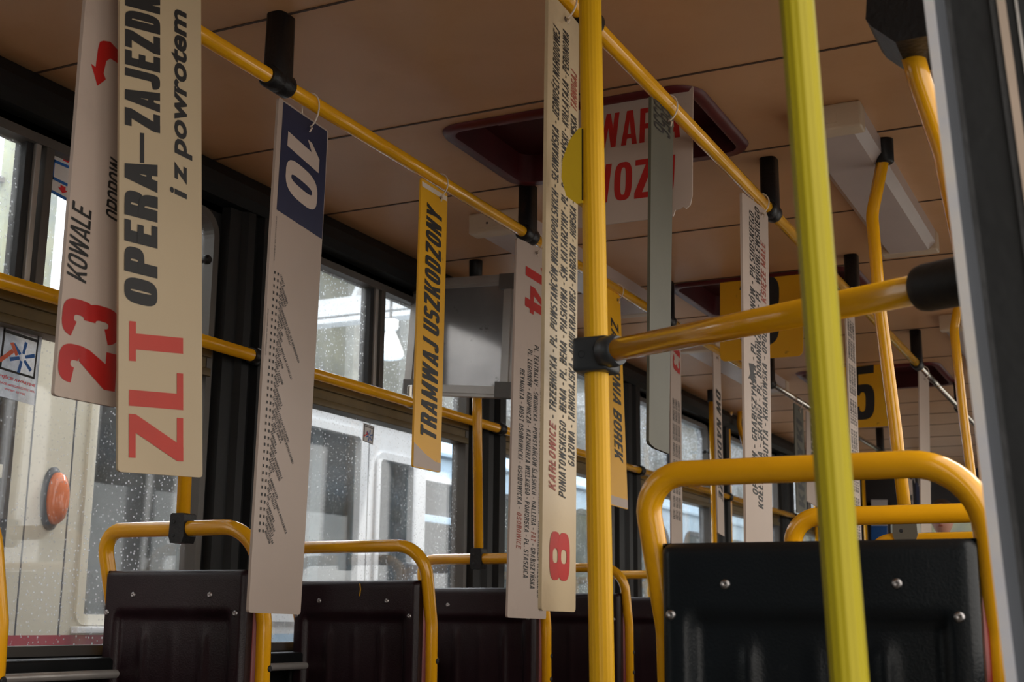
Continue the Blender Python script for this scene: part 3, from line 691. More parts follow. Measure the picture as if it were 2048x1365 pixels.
obj('weather_strip', MB().hexa(strip(2029, 2034, 2222, 2228, YD-.009, YD+.0)), 'alu', t)
# door gear housing with a slanting bar
YH = 1.62
hp = [(1731, 38), (1733, 0), (1762, -60), (1900, -60), (1905, 62), (1790, 84), (1742, 52)]
t = thing('door_gear', 'black door gear housing at the top right, with a slanting yellow bar', 'door mechanism', at(1800, 60, Y=YH))
poly = [at(x, y, Y=YH) for x, y in hp]
obj('housing', MB().prism(poly, (0, .11, 0)), 'black', t)
top = max(p.z for p in poly)
obj('hanger', MB().box((poly[2].x+.02, YH+.02, top-.01), (poly[3].x-.02, YH+.09, ZC+.001), .006), 'black', t)
A_ = at(1814, 70, Y=YH+.06); B_ = at(1842, 170, Y=YH+.08); C_ = at(1888, 300, Y=YH+.10); D_ = at(1935, 520, Y=YH+.12)
obj('bar', MB().tube(fillet([A_, B_, C_, D_], .2, 8), .0155, 20), 'yellow', t)

# ------------------------------------------------------------------ ceiling lamps
def lamp(x0, x1, y0, y1, label):
    t = thing('ceiling_lamp', label, 'lamp', ((x0+x1)/2, (y0+y1)/2, ZC), 'fluorescent ceiling lamps')
    zb = ZC-.062
    obj('end_cap', MB().box((x0-.004, y0, zb-.001), (x1+.004, y0+.055, ZC), .006), 'lampbox', t)
    obj('end_cap', MB().box((x0-.004, y1-.055, zb-.001), (x1+.004, y1, ZC), .006), 'lampbox', t)
    d = .022
    obj('diffuser', MB().prism([(x0, y0+.05, ZC), (x0, y0+.05, zb+d), (x0+d, y0+.05, zb), (x1-d, y0+.05, zb), (x1, y0+.05, zb+d), (x1, y0+.05, ZC)], (0, y1-y0-.1, 0)), 'diffuser', t)
    c = obj('access_plate', MB().box((x0+.03, y0-.003, zb+.014), (x1-.05, y0+.001, zb+.04)), 'lampbox', t)
    obj('screw', MB().lathe(((x0+x1)/2-.02, y0-.003, zb+.026), [(.004, 0), (.003, .002)], (0, -1, 0), 8), 'seam', c)
lamp(-.705, -.545, 2.90, 4.08, 'cream box lamp on the right of the ceiling behind the lemon pole')
lamp(-1.775, -1.615, 3.30, 4.52, 'cream box lamp above the silver framed panel')
lamp(-1.775, -1.615, 5.2, 6.4, 'further cream box lamp over the left seats')
lamp(-.705, -.545, 5.2, 6.4, 'further cream box lamp over the right seats')

# silver framed panel
Yf = 3.70
pn = Panel(at(826, 561, Y=Yf), at(1030, 547, Y=Yf), at(1021, 797, Y=Yf), at(806, 788, Y=Yf), .03, Vector((0, -1, 0)))
t = thing('display_frame', 'silver framed plexiglass display panel clamped on the window pole', 'display frame', pn.st(.5, 1))
w = .10; fr = MB()
for (a0, a1, b0, b1) in ((0, 1, 0, w*.9), (0, 1, 1-w*.9, 1), (0, w, w*.9, 1-w*.9), (1-w, 1, w*.9, 1-w*.9)):
    fr.prism([pn.st(a0, b0), pn.st(a1, b0), pn.st(a1, b1), pn.st(a0, b1)], -pn.n*.03)
    m_ = .25
    fr.prism([pn.st(a0+(w*m_), b0+(w*m_), .005), pn.st(a1-w*m_, b0+w*m_, .005), pn.st(a1-w*m_, b1-w*m_, .005), pn.st(a0+w*m_, b1-w*m_, .005)], -pn.n*.006)
obj('frame', fr, 'alu', t)
pp = MB().prism([pn.st(w*.9, w*.8, -.004), pn.st(1-w*.9, w*.8, -.004), pn.st(1-w*.9, 1-w*.8, -.004), pn.st(w*.9, 1-w*.8, -.004)], -pn.n*.004)
obj('plexiglass', pp, 'plexi', t)
for (a, b) in ((1-.07, .06), (1-.07, 1-.065), (.07, 1-.065), (.07, .06)):
    obj('corner', MB().prism([pn.st(a-.07, b-.06, .007), pn.st(a+.075, b-.06, .007), pn.st(a+.075, b+.065, .007), pn.st(a-.07, b+.065, .007)], -pn.n*.04), mat('dark corner cap', (.16, .15, .14), .4, .4) if a > .5 and b < .5 else 'greyframe', t)

# ------------------------------------------------------------------ hanging boards
def tie(t, p, x, z=ZR, r=.0017, tail=True):
    """nylon tie looped round the rail at (x, y, z) down to the board at p"""
    p = Vector(p); c = Vector((x, p.y, (z+.018+p.z)/2)); hh = (z+.020-p.z)/2; L = []
    for k in range(21):
        a = 2*PI*k/20; L.append(c+Vector((.021*math.sin(a), .002*math.sin(a*2), hh*math.cos(a))))
    mb = MB().tube(L, r, 8, False)
    if tail: mb.tube([L[10]+Vector((.002, 0, 0)), L[10]+Vector((.010, -.006, -.006)), L[10]+Vector((.012, -.016, -.018))], r, 8)
    obj('cable_tie', mb, 'tie', t)
def board(px, X, m, label, outline=None, th=.005, edge='edge', Xr=None, grp='hanging route boards', ties=(.6,), rail_x=None, r=.006, holes=True):
    (a, b, c, d) = px; Xr = X if Xr is None else Xr
    pn = Panel(at(*a, X=X), at(*b, X=Xr), at(*c, X=Xr), at(*d, X=X), th)
    t = thing('route_board', label, 'sign board', pn.st(.5, 1), grp)
    # core with a thin printed face in front of it
    ol = outline or pn.round(r)
    obj('plate', pn.slab(ol), m, t)
    for s_ in ties:
        q = pn.st(s_, 0); q = pn.st(s_, .018/ pn.L, 0); tie(t, q+Vector((.002, 0, 0)), rail_x if rail_x is not None else (XRL if X < -1.2 else XRR))
        if holes: obj('eyelet', MB().lathe(pn.st(s_, .02/pn.L, -.0005), [(.005, 0), (.005, .001), (.0025, .0008)], pn.n, 12), 'seam', t)
    return t, pn
def letters(t, mb, m, name='lettering', **kw): return obj(name, mb, m, t, **kw)

# 23 Kowale
t, p = board([(175, -45), (296, 30), (236, 816), (108, 791)], -1.515, 'white', 'white board with red stencilled 23 and an arrow, leftmost under the left rail', th=.007)
g = lambda y, x=170: p.tz(x, y)
letters(t, p.text('23', .02, .92, g(603), g(772), 'up', bold=dict(sv=.22, sh=.20, gap=.10)), 'red', label='red stencilled numerals')
letters(t, p.text('KOWALE', .04, .34, g(410), g(568), 'up', .22, dict(sv=.15, sh=.13, gap=.07)), 'ink')
letters(t, p.text('OPOROW', .56, .84, g(290), g(420), 'up', .22, dict(sv=.15, sh=.13, gap=.07)), 'ink')
ar = [(.60, 62), (.75, 56), (.98, 66), (.98, 92), (.78, 90), (.70, 100), (.66, 128), (.72, 138), (.55, 160), (.38, 122), (.48, 124), (.50, 85), (.53, 68)]
letters(t, p.poly([(a*.72-.12, g(y)) for a, y in ar]), 'red', 'arrow')
# ZLT Opera - Zajezdnia
t, p = board([(240, -75), (402, -48), (405, 956), (236, 944)], -1.475, 'cream', 'broad cream board reading ZLT OPERA - ZAJEZDNIA, largest on the left', Xr=-1.43, th=.006, rail_x=XRL)
g = lambda y, x=320: p.tz(x, y)
letters(t, p.text('ZLT', .12, .76, g(648), g(920), 'up', 0, dict(sv=.20, sh=.12, gap=.10)), 'orange', label='brick red capitals')
letters(t, p.text('OPERA', .06, .45, g(330), g(615), 'up', .10, dict(sv=.25, sh=.19)), 'ink')
letters(t, p.poly([(.24, g(270)), (.29, g(270)), (.29, g(330)), (.24, g(330))]), 'ink', 'dash')
letters(t, p.text('ZAJEZDNIA', .06, .48, g(-72), g(266), 'up', .12, dict(sv=.25, sh=.19)), 'ink')
letters(t, p.text('i z powrotem', .60, .88, g(12), g(392), 'up', .25, .03), 'ink', 'small_lettering')
# 10
t, p = board([(558, 194), (657, 262), (601, 1230), (497, 1226)], XRL, 'whiteg', 'long white board with a navy head numbered 10 and a list of stops', th=.006, ties=(.62,))
g = lambda y, x=580: p.tz(x, y)
bl = [(.085, .004), (.97, .004), (.985, .10), (.99, p.tz(600, 455)), (.075, p.tz(590, 440))]
letters(t, p.poly(bl), 'navy', 'number_field', label='navy blue field')
letters(t, p.text('10', .20, .84, g(270, 600), g(408, 600), 'down', .12, dict(sv=.21, sh=.17, gap=.12), lift=.0012), 'white', label='white numerals')
stops = ['LEŚNICA', 'JELENIOGÓRSKA', 'WSCHOWSKA', 'ZŁOTNIKI', 'KAMIENIOGÓRSKA (OŚR. DLA NIEWIDOMYCH)', 'KOSMONAUTÓW (SZPITAL)', 'GRABOWA', 'MAŁE ŁĄKI', 'GLINIANKI', 'STADION WROCŁAW (LOTNICZA)', 'PILCZYCE', 'METALOWCÓW', 'BAJANA', 'PARK ZACHODNI', 'DH ASTRA', 'KWISKA', 'MAŁOPANEWSKA', 'NIEDŹWIEDZIA', 'ZACHODNIA (STACJA KOLEJOWA)', 'PL. STRZEGOMSKI (MUZEUM WSPÓŁCZESNE)', 'MŁODYCH TECHNIKÓW', 'PL. JANA PAWŁA II', 'RYNEK', 'ZAMKOWA', 'ŚWIDNICKA', 'GALERIA DOMINIKAŃSKA', 'URZĄD WOJEWÓDZKI', 'KATEDRA', 'REJA', 'PL. GRUNWALDZKI', 'KLINIKI - POLITECHNIKA WROCŁAWSKA', 'HALA STULECIA', 'ZOO', 'TRAMWAJOWA', 'CHEŁMOŃSKIEGO', 'PIRAMOWICZA', 'SPÓŁDZIELCZA', 'BISKUPIN']
t0, t1 = g(548, 565), g(1072, 530); mb = MB(); sq = MB()
ang = R(54); hgt = .0078; nst = len(stops)
for i, s_ in enumerate(stops):
    v0 = (t0+(t1-t0)*(i+.4)/nst)*p.L; u0 = .215*p.W
    vs, fs_ = block_flat(s_, .1, .20, .15, .14, 10); vs = [(x*.72, y*.72) for x, y, _ in vs]
    P_ = [p.st((u0+(x*math.cos(ang)+(y-.3)*math.sin(ang))*hgt*1.05)/p.W, (v0+(x*math.sin(ang)-(y-.3)*math.cos(ang))*hgt*1.05)/p.L, .0008) for x, y in vs]
    mb.add(P_, fs_)
    for cx in (.11, .175):
        b_ = v0/p.L+.001; sq.add([p.st(cx-.012, b_-.0028, .0008), p.st(cx+.012, b_-.0028, .0008), p.st(cx+.012, b_+.0028, .0008), p.st(cx-.012, b_+.0028, .0008)], [(0, 1, 2, 3)])
letters(t, mb, 'ink2', 'stop_names'); letters(t, sq, 'ink', 'stop_marks')
letters(t, p.text('przystanek na żądanie', .07, .10, g(440, 560), g(530, 560), 'down', 0, 0), 'ink2', 'small_lettering')
letters(t, p.text('przystanek dla wsiadających', .015, .045, g(630, 560), g(722, 560), 'down', 0, 0), 'ink2', 'small_lettering')
# Tramwaj uszkodzony
t, p = board([(843, 355), (895, 388), (881, 946), (826, 934)], XRL, 'gold', 'amber yellow board reading TRAMWAJ USZKODZONY in front of the silver frame', ties=(.72,))
g = lambda y, x=860: p.tz(x, y)
letters(t, p.text('TRAMWAJ USZKODZONY', .22, .80, g(408), g(876), 'up', .20, dict(sv=.22, sh=.17, gap=.11)), 'ink')
letters(t, p.poly([(0.005, g(893)), (.45, g(912)), (.80, g(922)), (.995, g(922)), (.995, .997), (.005, .997)]), 'white', 'bare_patch', label='bare white lower corner')
letters(t, p.poly([(.02, .012), (.97, .012), (.98, .03), (.03, .03)]), 'tie', 'tape')
# 14
t, p = board([(1034, 476), (1102, 505), (1092, 1239), (1015, 1236)], XRL, 'white', 'white board with a red 14 and four lines of stops, under the left rail', th=.006, ties=(.55,))
g = lambda y, x=1050: p.tz(x, y)
letters(t, p.text('14', .26, .96, g(520), g(622), 'down', .12, dict(sv=.19, sh=.15, gap=.16)), 'red', label='red numerals')
letters(t, p.text('REYMONTA - MOST OSOBOWICKI - OSOBOWICKA -', .17, .29, g(738), g(1020), 'down', .16, FINE), 'ink')
letters(t, p.text('OSOBOWICE', .17, .29, g(1027), g(1100), 'down', .16, FINE), 'brownred', label='rust red word')
letters(t, p.text('PL. LEGIONÓW - KRUPNICZA - KAZIMIERZA WIELKIEGO - POMORSKA - PL. STASZICA', .37, .49, g(694), g(1156), 'down', .16, FINE), 'ink')
letters(t, p.text('PL. TEATRALNY - ŚWIDNICKA - POWSTAŃCÓW ŚLĄSKICH - HALLERA -', .55, .67, g(682), g(1058), 'down', .16, FINE), 'ink')
letters(t, p.text('FAT', .55, .67, g(1062), g(1082), 'down', .16, FINE), 'brownred')
letters(t, p.text('- GRABISZYŃSKA', .55, .67, g(1086), g(1177), 'down', .16, FINE), 'ink')
letters(t, p.text('OSOBOWICKA - REYMONTA - PL. STASZICA - POMORSKA - KAZIMIERZA WIELKIEGO', .74, .86, g(670), g(1196), 'down', .16, FINE), 'ink')
# 8
t, p = board([(1097, -22), (1158, 48), (1151, 1225), (1083, 1222)], XRR, 'cream2', 'long yellowed board with a red 8, left of the thick ribbed pole', th=.006, ties=(.55,))
g = lambda y, x=1118: p.tz(x, y)
letters(t, p.text('8', .20, .80, g(1065), g(1162), 'up', 0, dict(sv=.19, sh=.16)), 'red', label='faded red numeral')
kw = dict(mode='up', shear=.25, bold=FINE)
letters(t, p.text('- TRZEBNICKA - PL. POWSTAŃCÓW WIELKOPOLSKICH - SŁOWIAŃSKA - JEDNOŚCI NARODOWEJ', .16, .36, g(60), g(842), **kw), 'ink')
letters(t, p.text('KARŁOWICE', .16, .36, g(848), g(985), **kw), 'brownred', label='rust red word')
letters(t, p.text('PONIATOWSKIEGO - BEMA - PL. BEMA - PIASKOWA - ŚW. KATARZYNY - PL. DOMINIKAŃSKI - KOŁŁĄTAJA - PERONOWA', .46, .66, g(50), g(995), **kw), 'ink')
letters(t, p.text('GAZOWA - TARNOGAJSKA - ARMII KRAJOWEJ - BARDZKA - HUBSKA - GLINIANA - PUŁAWSKA', .74, .93, g(205), g(925), **kw), 'ink')
letters(t, p.text('TARNOGAJ', .74, .93, g(112), g(190), **kw), 'brownred', label='rust red word')
# grey back
t, p = board([(1303, 193), (1347, 236), (1338, 908), (1298, 893)], XRR, 'olivegrey', 'plain olive grey back of a board, over the AWARIA sign', th=.006, ties=(.75,), outline=[(0, 0), (1, 0), (1, 1), (.82, 1.0), (.3, .999), (.04, .992), (0, .985)])
g = lambda y, x=1325: p.tz(x, y)
letters(t, p.text('8956', .10, .85, g(212), g(268), 'down', 0, dict(sv=.13, sh=.11)), 'ink')
# Borek
t, p = board([(1203, 563), (1240, 592), (1256, 1020), (1212, 1008)], XRL, 'gold', 'amber yellow board reading ZAJEZDNIA BOREK, half behind the thick ribbed pole', ties=(.85,))
g = lambda y, x=1240: p.tz(x, y)
letters(t, p.text('ZAJEZDNIA BOREK', .44, .84, g(645), g(925), 'down', .2, dict(sv=.19, sh=.15, gap=.11)), 'ink')
letters(t, p.poly([(.01, g(996)), (.99, g(996)), (.99, .996), (.01, .996)]), 'white', 'bare_patch')
# Grabiszynska
t, p = board([(1484, 384), (1536, 424), (1547, 1190), (1494, 1185)], XRR, 'white', 'long white board with lines GRABISZYNSKA and KRAKOWSKA, left of the lemon pole', th=.006, ties=(.72,))
g = lambda y, x=1512: p.tz(x, y)
kw = dict(mode='up', shear=.2, bold=FINE)
letters(t, p.text('OPORÓW - GRABISZYŃSKA - PL. LEGIONÓW - PIŁSUDSKIEGO', .25, .43, g(430), g(990), **kw), 'ink')
letters(t, p.text('KOŁŁĄTAJA - SKARGI - PL. DOMINIKAŃSKI - PL. WRÓBLEWSKIEGO', .46, .64, g(414), g(1016), **kw), 'ink')
letters(t, p.text('TRAUGUTTA - KRAKOWSKA - OPOLSKA -', .68, .86, g(605), g(960), **kw), 'ink')
letters(t, p.text('KSIĘŻE MAŁE', .68, .86, g(474), g(597), **kw), 'brownred', label='rust red words')
letters(t, p.poly([(.17, g(733)), (.36, g(730)), (.34, g(752)), (.42, g(765)), (.30, g(770)), (.22, g(762)), (.14, g(764)), (.22, g(752))]), 'ink', 'ink_blot')
# further boards
def lines(t, p, n, a0, a1, b0, b1, m='ink2', mode='up', words='KRZYKI - HALLERA - RACŁAWICKA - GAJOWICKA - SZTABOWA - ZIELIŃSKIEGO - DWORZEC GŁÓWNY'):
    for i in range(n):
        s0 = a0+(a1-a0)*i/n; letters(t, p.text(words, s0, s0+(a1-a0)/n*.7, b0, b1, mode, .1, FINE), m)
t, p = board([(1690, 572), (1708, 592), (1724, 1100), (1708, 1096)], XRR, 'white', 'slim white board crowded with fine print, just right of the lemon pole', ties=(.5,))
lines(t, p, 3, .12, .92, .12, .97)
t, p = board([(1838, 738), (1858, 762), (1863, 1085), (1843, 1082)], XRR, 'whiteg', 'blank pale board hanging at the far end of the right rail', ties=(.5,))
t, p = board([(1341, 643), (1361, 660), (1366, 1105), (1343, 1100)], XRL, 'white', 'slim white board with a red number 13 beside the olive grey board', ties=(.5,))
letters(t, p.text('13', .2, .9, p.tz(1352, 690), p.tz(1352, 745), 'down', .1, dict()), 'red'); lines(t, p, 3, .15, .9, p.tz(1352, 800), p.tz(1352, 1040))
t, p = board([(1426, 700), (1441, 712), (1449, 1074), (1436, 1066)], XRL, 'white', 'narrow white board reading DW. NADODRZE beside a yellow pole', ties=(.5,))
letters(t, p.text('DW NADODRZE', .25, .85, p.tz(1436, 780), p.tz(1436, 1000), 'down', .15, dict(gap=.12)), 'ink')
t, p = board([(1588, 806), (1606, 818), (1614, 1030), (1594, 1026)], XRL, 'olivegrey', 'far dull grey board with heavy lettering above the second right seat', ties=(.5,))
letters(t, p.text('KRZYKI', .2, .8, .12, .95, 'up', .1, dict()), 'ink')
t, p = board([(1613, 822), (1646, 840), (1650, 1022), (1614, 1003)], XRL, 'white', 'far white board with large black letters beside the lemon pole', ties=(.5,))
letters(t, p.text('DWORZEC', .25, .85, .05, .75, 'up', .1, dict()), 'ink')
far = [(9.15, 'white', 'far pale board beside the lemon pole, seen under the foreground hoop', 'LEŚNICA'), (9.45, 'navy', 'far navy blue board seen under the foreground hoop', None),
       (9.62, 'white', 'far white board with black spots of print under the foreground hoop', 'GAJ'), (9.9, 'whiteg', 'furthest pale board left of the bent pole', None)]
for yy, m_, lb, tx in far:
    pn0 = [(XRL, yy, 1.93), (XRL, yy+.15, 1.93), (XRL, yy+.15, .92), (XRL, yy, .92)]
    p = Panel(*pn0); t = thing('route_board', lb, 'sign board', p.st(.5, 1), 'hanging route boards'); obj('plate', p.slab(p.round(.006)), m_, t)
    tie(t, p.st(.5, .02), XRL, tail=False)
    if tx: letters(t, p.text(tx, .2, .8, .1, .9, 'up', .1, dict()), 'ink')

# ------------------------------------------------------------------ signs across the hatches
YS = 2.665
pn = Panel(at(1146, 208, Y=YS), at(1386, 168, Y=YS), at(1384, 428, Y=YS), at(1150, 457, Y=YS), .004, Vector((0, -1, 0)))
t = thing('emergency_sign', 'white plate reading AWARIA WOZU in red across the near roof hatch', 'sign', pn.st(.5, 1), 'signs on the roof hatches')
ol = [(0, .01), (.02, 0), (.98, 0), (1, .02), (1, .86), (.985, .93), (.95, .955), (.925, .935), (.90, .95), (.86, .955), (.845, 1), (0, 1)]
obj('plate', pn.slab(ol), 'white', t)
letters(t, pn.text('AWARIA', .05, .90, .13, .40, 'h', .05, dict()), 'red'); letters(t, pn.text('WOZU', .10, .86, .53, .83, 'h', .05, dict()), 'red')
def numsign(Y, px, txt, box, label):
    pn = Panel(*[at(*q, Y=Y) for q in px], .004, Vector((0, -1, 0)))
    t = thing('number_sign', label, 'sign', pn.st(.5, 1), 'signs on the roof hatches')
    obj('plate', pn.slab(pn.round(.02)), 'gold', t); letters(t, pn.text(txt, *box, 'h', 0, dict(sv=.20, sh=.15)), 'ink')
numsign(4.34, [(1440, 556), (1606, 537), (1606, 712), (1440, 724)], '3', (.24, .72, .03, .86), 'amber yellow sign with a heavy black 3 behind the Grabiszynska board')
numsign(6.13, [(1650, 738), (1785, 722), (1785, 852), (1650, 860)], '5', (.38, .74, .03, .88), 'amber yellow sign with a heavy black 5 right of the lemon pole')

# ------------------------------------------------------------------ stickers on the panes
XS = XL-.024
def sticker(px, label, kind):
    p = Panel(*[at(*q, X=XS) for q in px], .0006); t = thing('window_sticker', label, 'sticker', p.st(.5, 1), 'window stickers')
    if kind == 'hammer' or kind == 'small':
        z1 = .66 if kind == 'hammer' else 1
        obj('film', p.slab(), 'film' if kind == 'hammer' else 'stwhite', t)
        fr = MB()
        for (a0, a1, b0, b1) in ((.08, .92, .05, .08), (.08, .92, .13, .17), (.08, .92, z1-.03, z1), (.08, .13, .05, z1), (.88, .92, .05, z1)):
            fr.add([p.st(a0, b0, .001), p.st(a1, b0, .001), p.st(a1, b1, .001), p.st(a0, b1, .001)], [(0, 1, 2, 3)])
        obj('border', fr, 'ink', t)
        st = MB(); cx, cy = .58, .17+(z1-.17)*.52
        for k in range(6):
            an = R(80+60*k); ca, sa = math.cos(an), -math.sin(an); q = p.W/p.L
            def P_(r_, w_): return p.st(cx+ca*r_-sa*w_, cy+(sa*r_+ca*w_)*q, .001)
            st.add([P_(.07, -.03), P_(.30, -.035), P_(.30, .035), P_(.07, .03)], [(0, 1, 2, 3)])
        obj('star', st, 'blue', t)
        hm = MB(); q = z1*.66+.2
        hm.add([p.st(*c_, .0012) for c_ in ((.03, cy+.12), (.10, cy+.15), (.38, cy-.03), (.32, cy-.07))], [(0, 1, 2, 3)])
        hm.add([p.st(*c_, .0012) for c_ in ((.26, cy-.14), (.34, cy-.16), (.48, cy-.02), (.42, cy+.01))], [(0, 1, 2, 3)])
        obj('hammer', hm, 'storange' if kind == 'hammer' else 'stred', t)
        if kind == 'hammer':
            mb = p.text('WYJŚCIE AWARYJNE', .04, .96, .71, .77, 'h', 0, .03); p.text('W RAZIE NIEBEZPIECZEŃSTWA', .04, .96, .80, .84, 'h', 0, .02, mb=mb); p.text('WYBIĆ SZYBĘ', .25, .75, .87, .91, 'h', 0, .02, mb=mb)
            obj('lettering', mb, 'stred', t)
    else:
        obj('film', p.slab(), 'stwhite', t); b_ = MB()
        for (a0, a1, b0, b1) in ((0, 1, 0, .06), (0, 1, .30, .36), (0, .07, .30, .72), (0, 1, .66, .72), (0, 1, .94, 1)):
            b_.add([p.st(a0, b0, .001), p.st(a1, b0, .001), p.st(a1, b1, .001), p.st(a0, b1, .001)], [(0, 1, 2, 3)])
        obj('border', b_, 'blue', t); a_ = MB()
        a_.add([p.st(*c_, .001) for c_ in ((.30, .13), (.62, .13), (.58, .25), (.38, .25))], [(0, 1, 2, 3)])
        a_.add([p.st(*c_, .001) for c_ in ((.36, .75), (.56, .75), (.56, .81), (.66, .81), (.46, .90), (.26, .81), (.36, .81))], [tuple(range(7))])
        obj('arrows', a_, 'stred', t)
sticker([(2, 636), (86, 664), (69, 812), (-16, 788)], 'clear window sticker with an orange hammer and blue star, left edge', 'hammer')
sticker([(727, 846), (749, 854), (746, 890), (725, 882)], 'small white window sticker with a red hammer and blue star', 'small')
sticker([(109, 290), (160, 310), (150, 412), (100, 384)], 'white sticker with blue frames and red arrows behind the 23 board', 'arrows')

# ------------------------------------------------------------------ person far down the car
def person(x, y, h=1.72):
    t = thing('person', 'person in dark jacket standing far back, face low behind the hoops', 'person', (x, y, 0))
    me = bpy.data.meshes.new('body')
    k = h/1.72
    V = [(0, 0, .95), (0, 0, 1.12), (0, .01, 1.30), (0, .0, 1.42), (0, -.01, 1.49),
         (.10, 0, .90), (.11, -.01, .50), (.11, .02, .09), (.12, -.10, .04), (-.10, 0, .90), (-.11, -.01, .50), (-.11, .02, .09), (-.12, -.10, .04),
         (.18, 0, 1.38), (.23, .02, 1.12), (.22, -.12, .92), (.20, -.20, .93), (-.18, 0, 1.38), (-.23, .02, 1.12), (-.22, -.10, .92), (-.20, -.18, .90)]
    Rr = [.15, .145, .16, .10, .055, .095, .06, .04, .035, .095, .06, .04, .035, .065, .045, .032, .03, .065, .045, .032, .03]
    E_ = [(0, 1), (1, 2), (2, 3), (3, 4), (0, 5), (5, 6), (6, 7), (7, 8), (0, 9), (9, 10), (10, 11), (11, 12), (3, 13), (13, 14), (14, 15), (15, 16), (3, 17), (17, 18), (18, 19), (19, 20)]
    me.from_pydata([Vector(v)*k for v in V], E_, [])
    o = bpy.data.objects.new('body', me); COL.objects.link(o); sk = o.modifiers.new('skin', 'SKIN'); sk.use_smooth_shade = True
    for i, v in enumerate(me.skin_vertices[0].data): v.radius = (Rr[i], Rr[i]*.75 if i < 4 else Rr[i])
    me.skin_vertices[0].data[0].use_root = True
    o.modifiers.new('s', 'SUBSURF').levels = 2; o.modifiers['s'].render_levels = 2
    dg = bpy.context.evaluated_depsgraph_get(); m2 = bpy.data.meshes.new_from_object(o.evaluated_get(dg)); bpy.data.objects.remove(o)
    b = bpy.data.objects.new('body', m2); COL.objects.link(b); b.parent = t; m2.materials.clear(); m2.materials.append(M['cloth'])
    for p_ in m2.polygons: p_.use_smooth = True
    # head with face
    hc = Vector((x, y-.01, 1.60*k)); hb = MB()
    def hf(u, v):
        a = 2*PI*u; e = PI*(v-.5); cx, sx_ = math.cos(a), math.sin(a); ce, se = math.cos(e), math.sin(e)
        r = Vector((.076*cx*ce, .092*sx_*ce, .118*se))
        if se < 0: r.x *= 1+.30*se; r.y *= 1+.12*se
        fr = max(0, -sx_*ce)
        r.y -= .026*math.exp(-((r.x/.014)**2+((r.z+.010)/.026)**2))*(fr > 0)          # nose
        for s_ in (-1, 1): r.y += .010*math.exp(-(((r.x-s_*.030)/.014)**2+((r.z-.018)/.010)**2))*(fr > 0)   # eye sockets
        r.y -= .006*math.exp(-((r.x/.024)**2+((r.z+.052)/.008)**2))*(fr > 0)          # lips
        return hc+r
    hb.grid(hf, 40, 30)
    for s_ in (-1, 1): hb.lathe(hc+Vector((s_*.072, .008, 0)), [(.020, 0), (.024, .006), (.016, .014)], (s_, .3, 0), 12, (1, .6))
    hd = obj('head', hb, 'skin', t)
    for s_ in (-1, 1): obj('eye', MB().lathe(hc+Vector((s_*.030, -.078, .018)), [(.011, 0), (.009, .005), (.003, .008)], (0, -1, 0), 12), 'stwhite', hd)
    obj('mouth', MB().lathe(hc+Vector((0, -.084, -.052)), [(.018, 0), (.015, .004), (.004, .006)], (0, -1, 0), 14, (1, .3), (1, 0, 0)), 'brownred', hd)
    hr = MB().grid(lambda u, v: hc+Vector((.084*math.cos(2*PI*u)*math.cos(v*PI/2), .010+.100*math.sin(2*PI*u)*math.cos(v*PI/2)*(1 if math.sin(2*PI*u) > 0 else .86), .03+(.100)*math.sin(v*PI/2)+(-.05 if math.sin(2*PI*u) > .1 and v < .2 else .012 if v < .2 else 0))), 28, 10)
    obj('hair', hr, 'hair', hd)
    for s_ in (-1, 1):   # hands: palm, four fingers, thumb
        w0 = Vector((x, y, 0))+Vector((s_*.20, -.20, .93 if s_ > 0 else .90))*k; hm = MB().box(w0+Vector((-.016, -.09, -.036)), w0+Vector((.014, .01, .036)), .01)
        for q in range(4): z_ = -.027+.018*q; L_ = (.05, .066, .072, .06)[q]; hm.tube([w0+Vector((0, -.085, z_)), w0+Vector((-s_*.004, -.085-L_*.5, z_-.004)), w0+Vector((-s_*.018, -.085-L_*.9, z_-.014))], [.009, .008, .007], 8)
        hm.tube([w0+Vector((0, -.02, .034)), w0+Vector((-s_*.012, -.045, .052)), w0+Vector((-s_*.02, -.07, .060))], [.010, .009, .008], 8)
        obj('hand', hm, 'skin', t)
    return t
pp_ = at(1885, 1040, Y=9.0)
person(pp_.x, 9.0, pp_.z/1.595*1.72 if .9 < pp_.z/1.595 < 1.1 else 1.72)

# ------------------------------------------------------------------ bulkhead fittings far back
pn = Panel(at(1548, 885, Y=9.9), at(1625, 880, Y=9.9), at(1625, 1020, Y=9.9), at(1548, 1022, Y=9.9), .03, Vector((0, -1, 0)))
t = thing('notice_board', 'pale grey partition panel far back left of the lemon pole', 'panel', pn.st(.5, 1))
obj('panel', pn.slab(), mat('pale panel', (.34, .34, .33), .4), t); obj('ledge', MB().prism([pn.st(0, .9, .004), pn.st(1, .9, .004), pn.st(1, 1, .004), pn.st(0, 1, .004)], -pn.n*.03), 'stwhite', t)

Yp = Y1-.012
pn = Panel(at(1742, 1000, Y=Yp), at(1775, 1000, Y=Yp), at(1775, 1090, Y=Yp), at(1742, 1090, Y=Yp), .006, Vector((0, -1, 0)))
t = thing('notice', 'small blue and white notice on the dark bulkhead, left of the pewter clamp', 'notice', pn.st(.5, 1))
obj('sheet', pn.slab(), 'stwhite', t); obj('blue_field', pn.poly([(0, .58), (1, .58), (1, 1), (0, 1)]), 'blue', t)
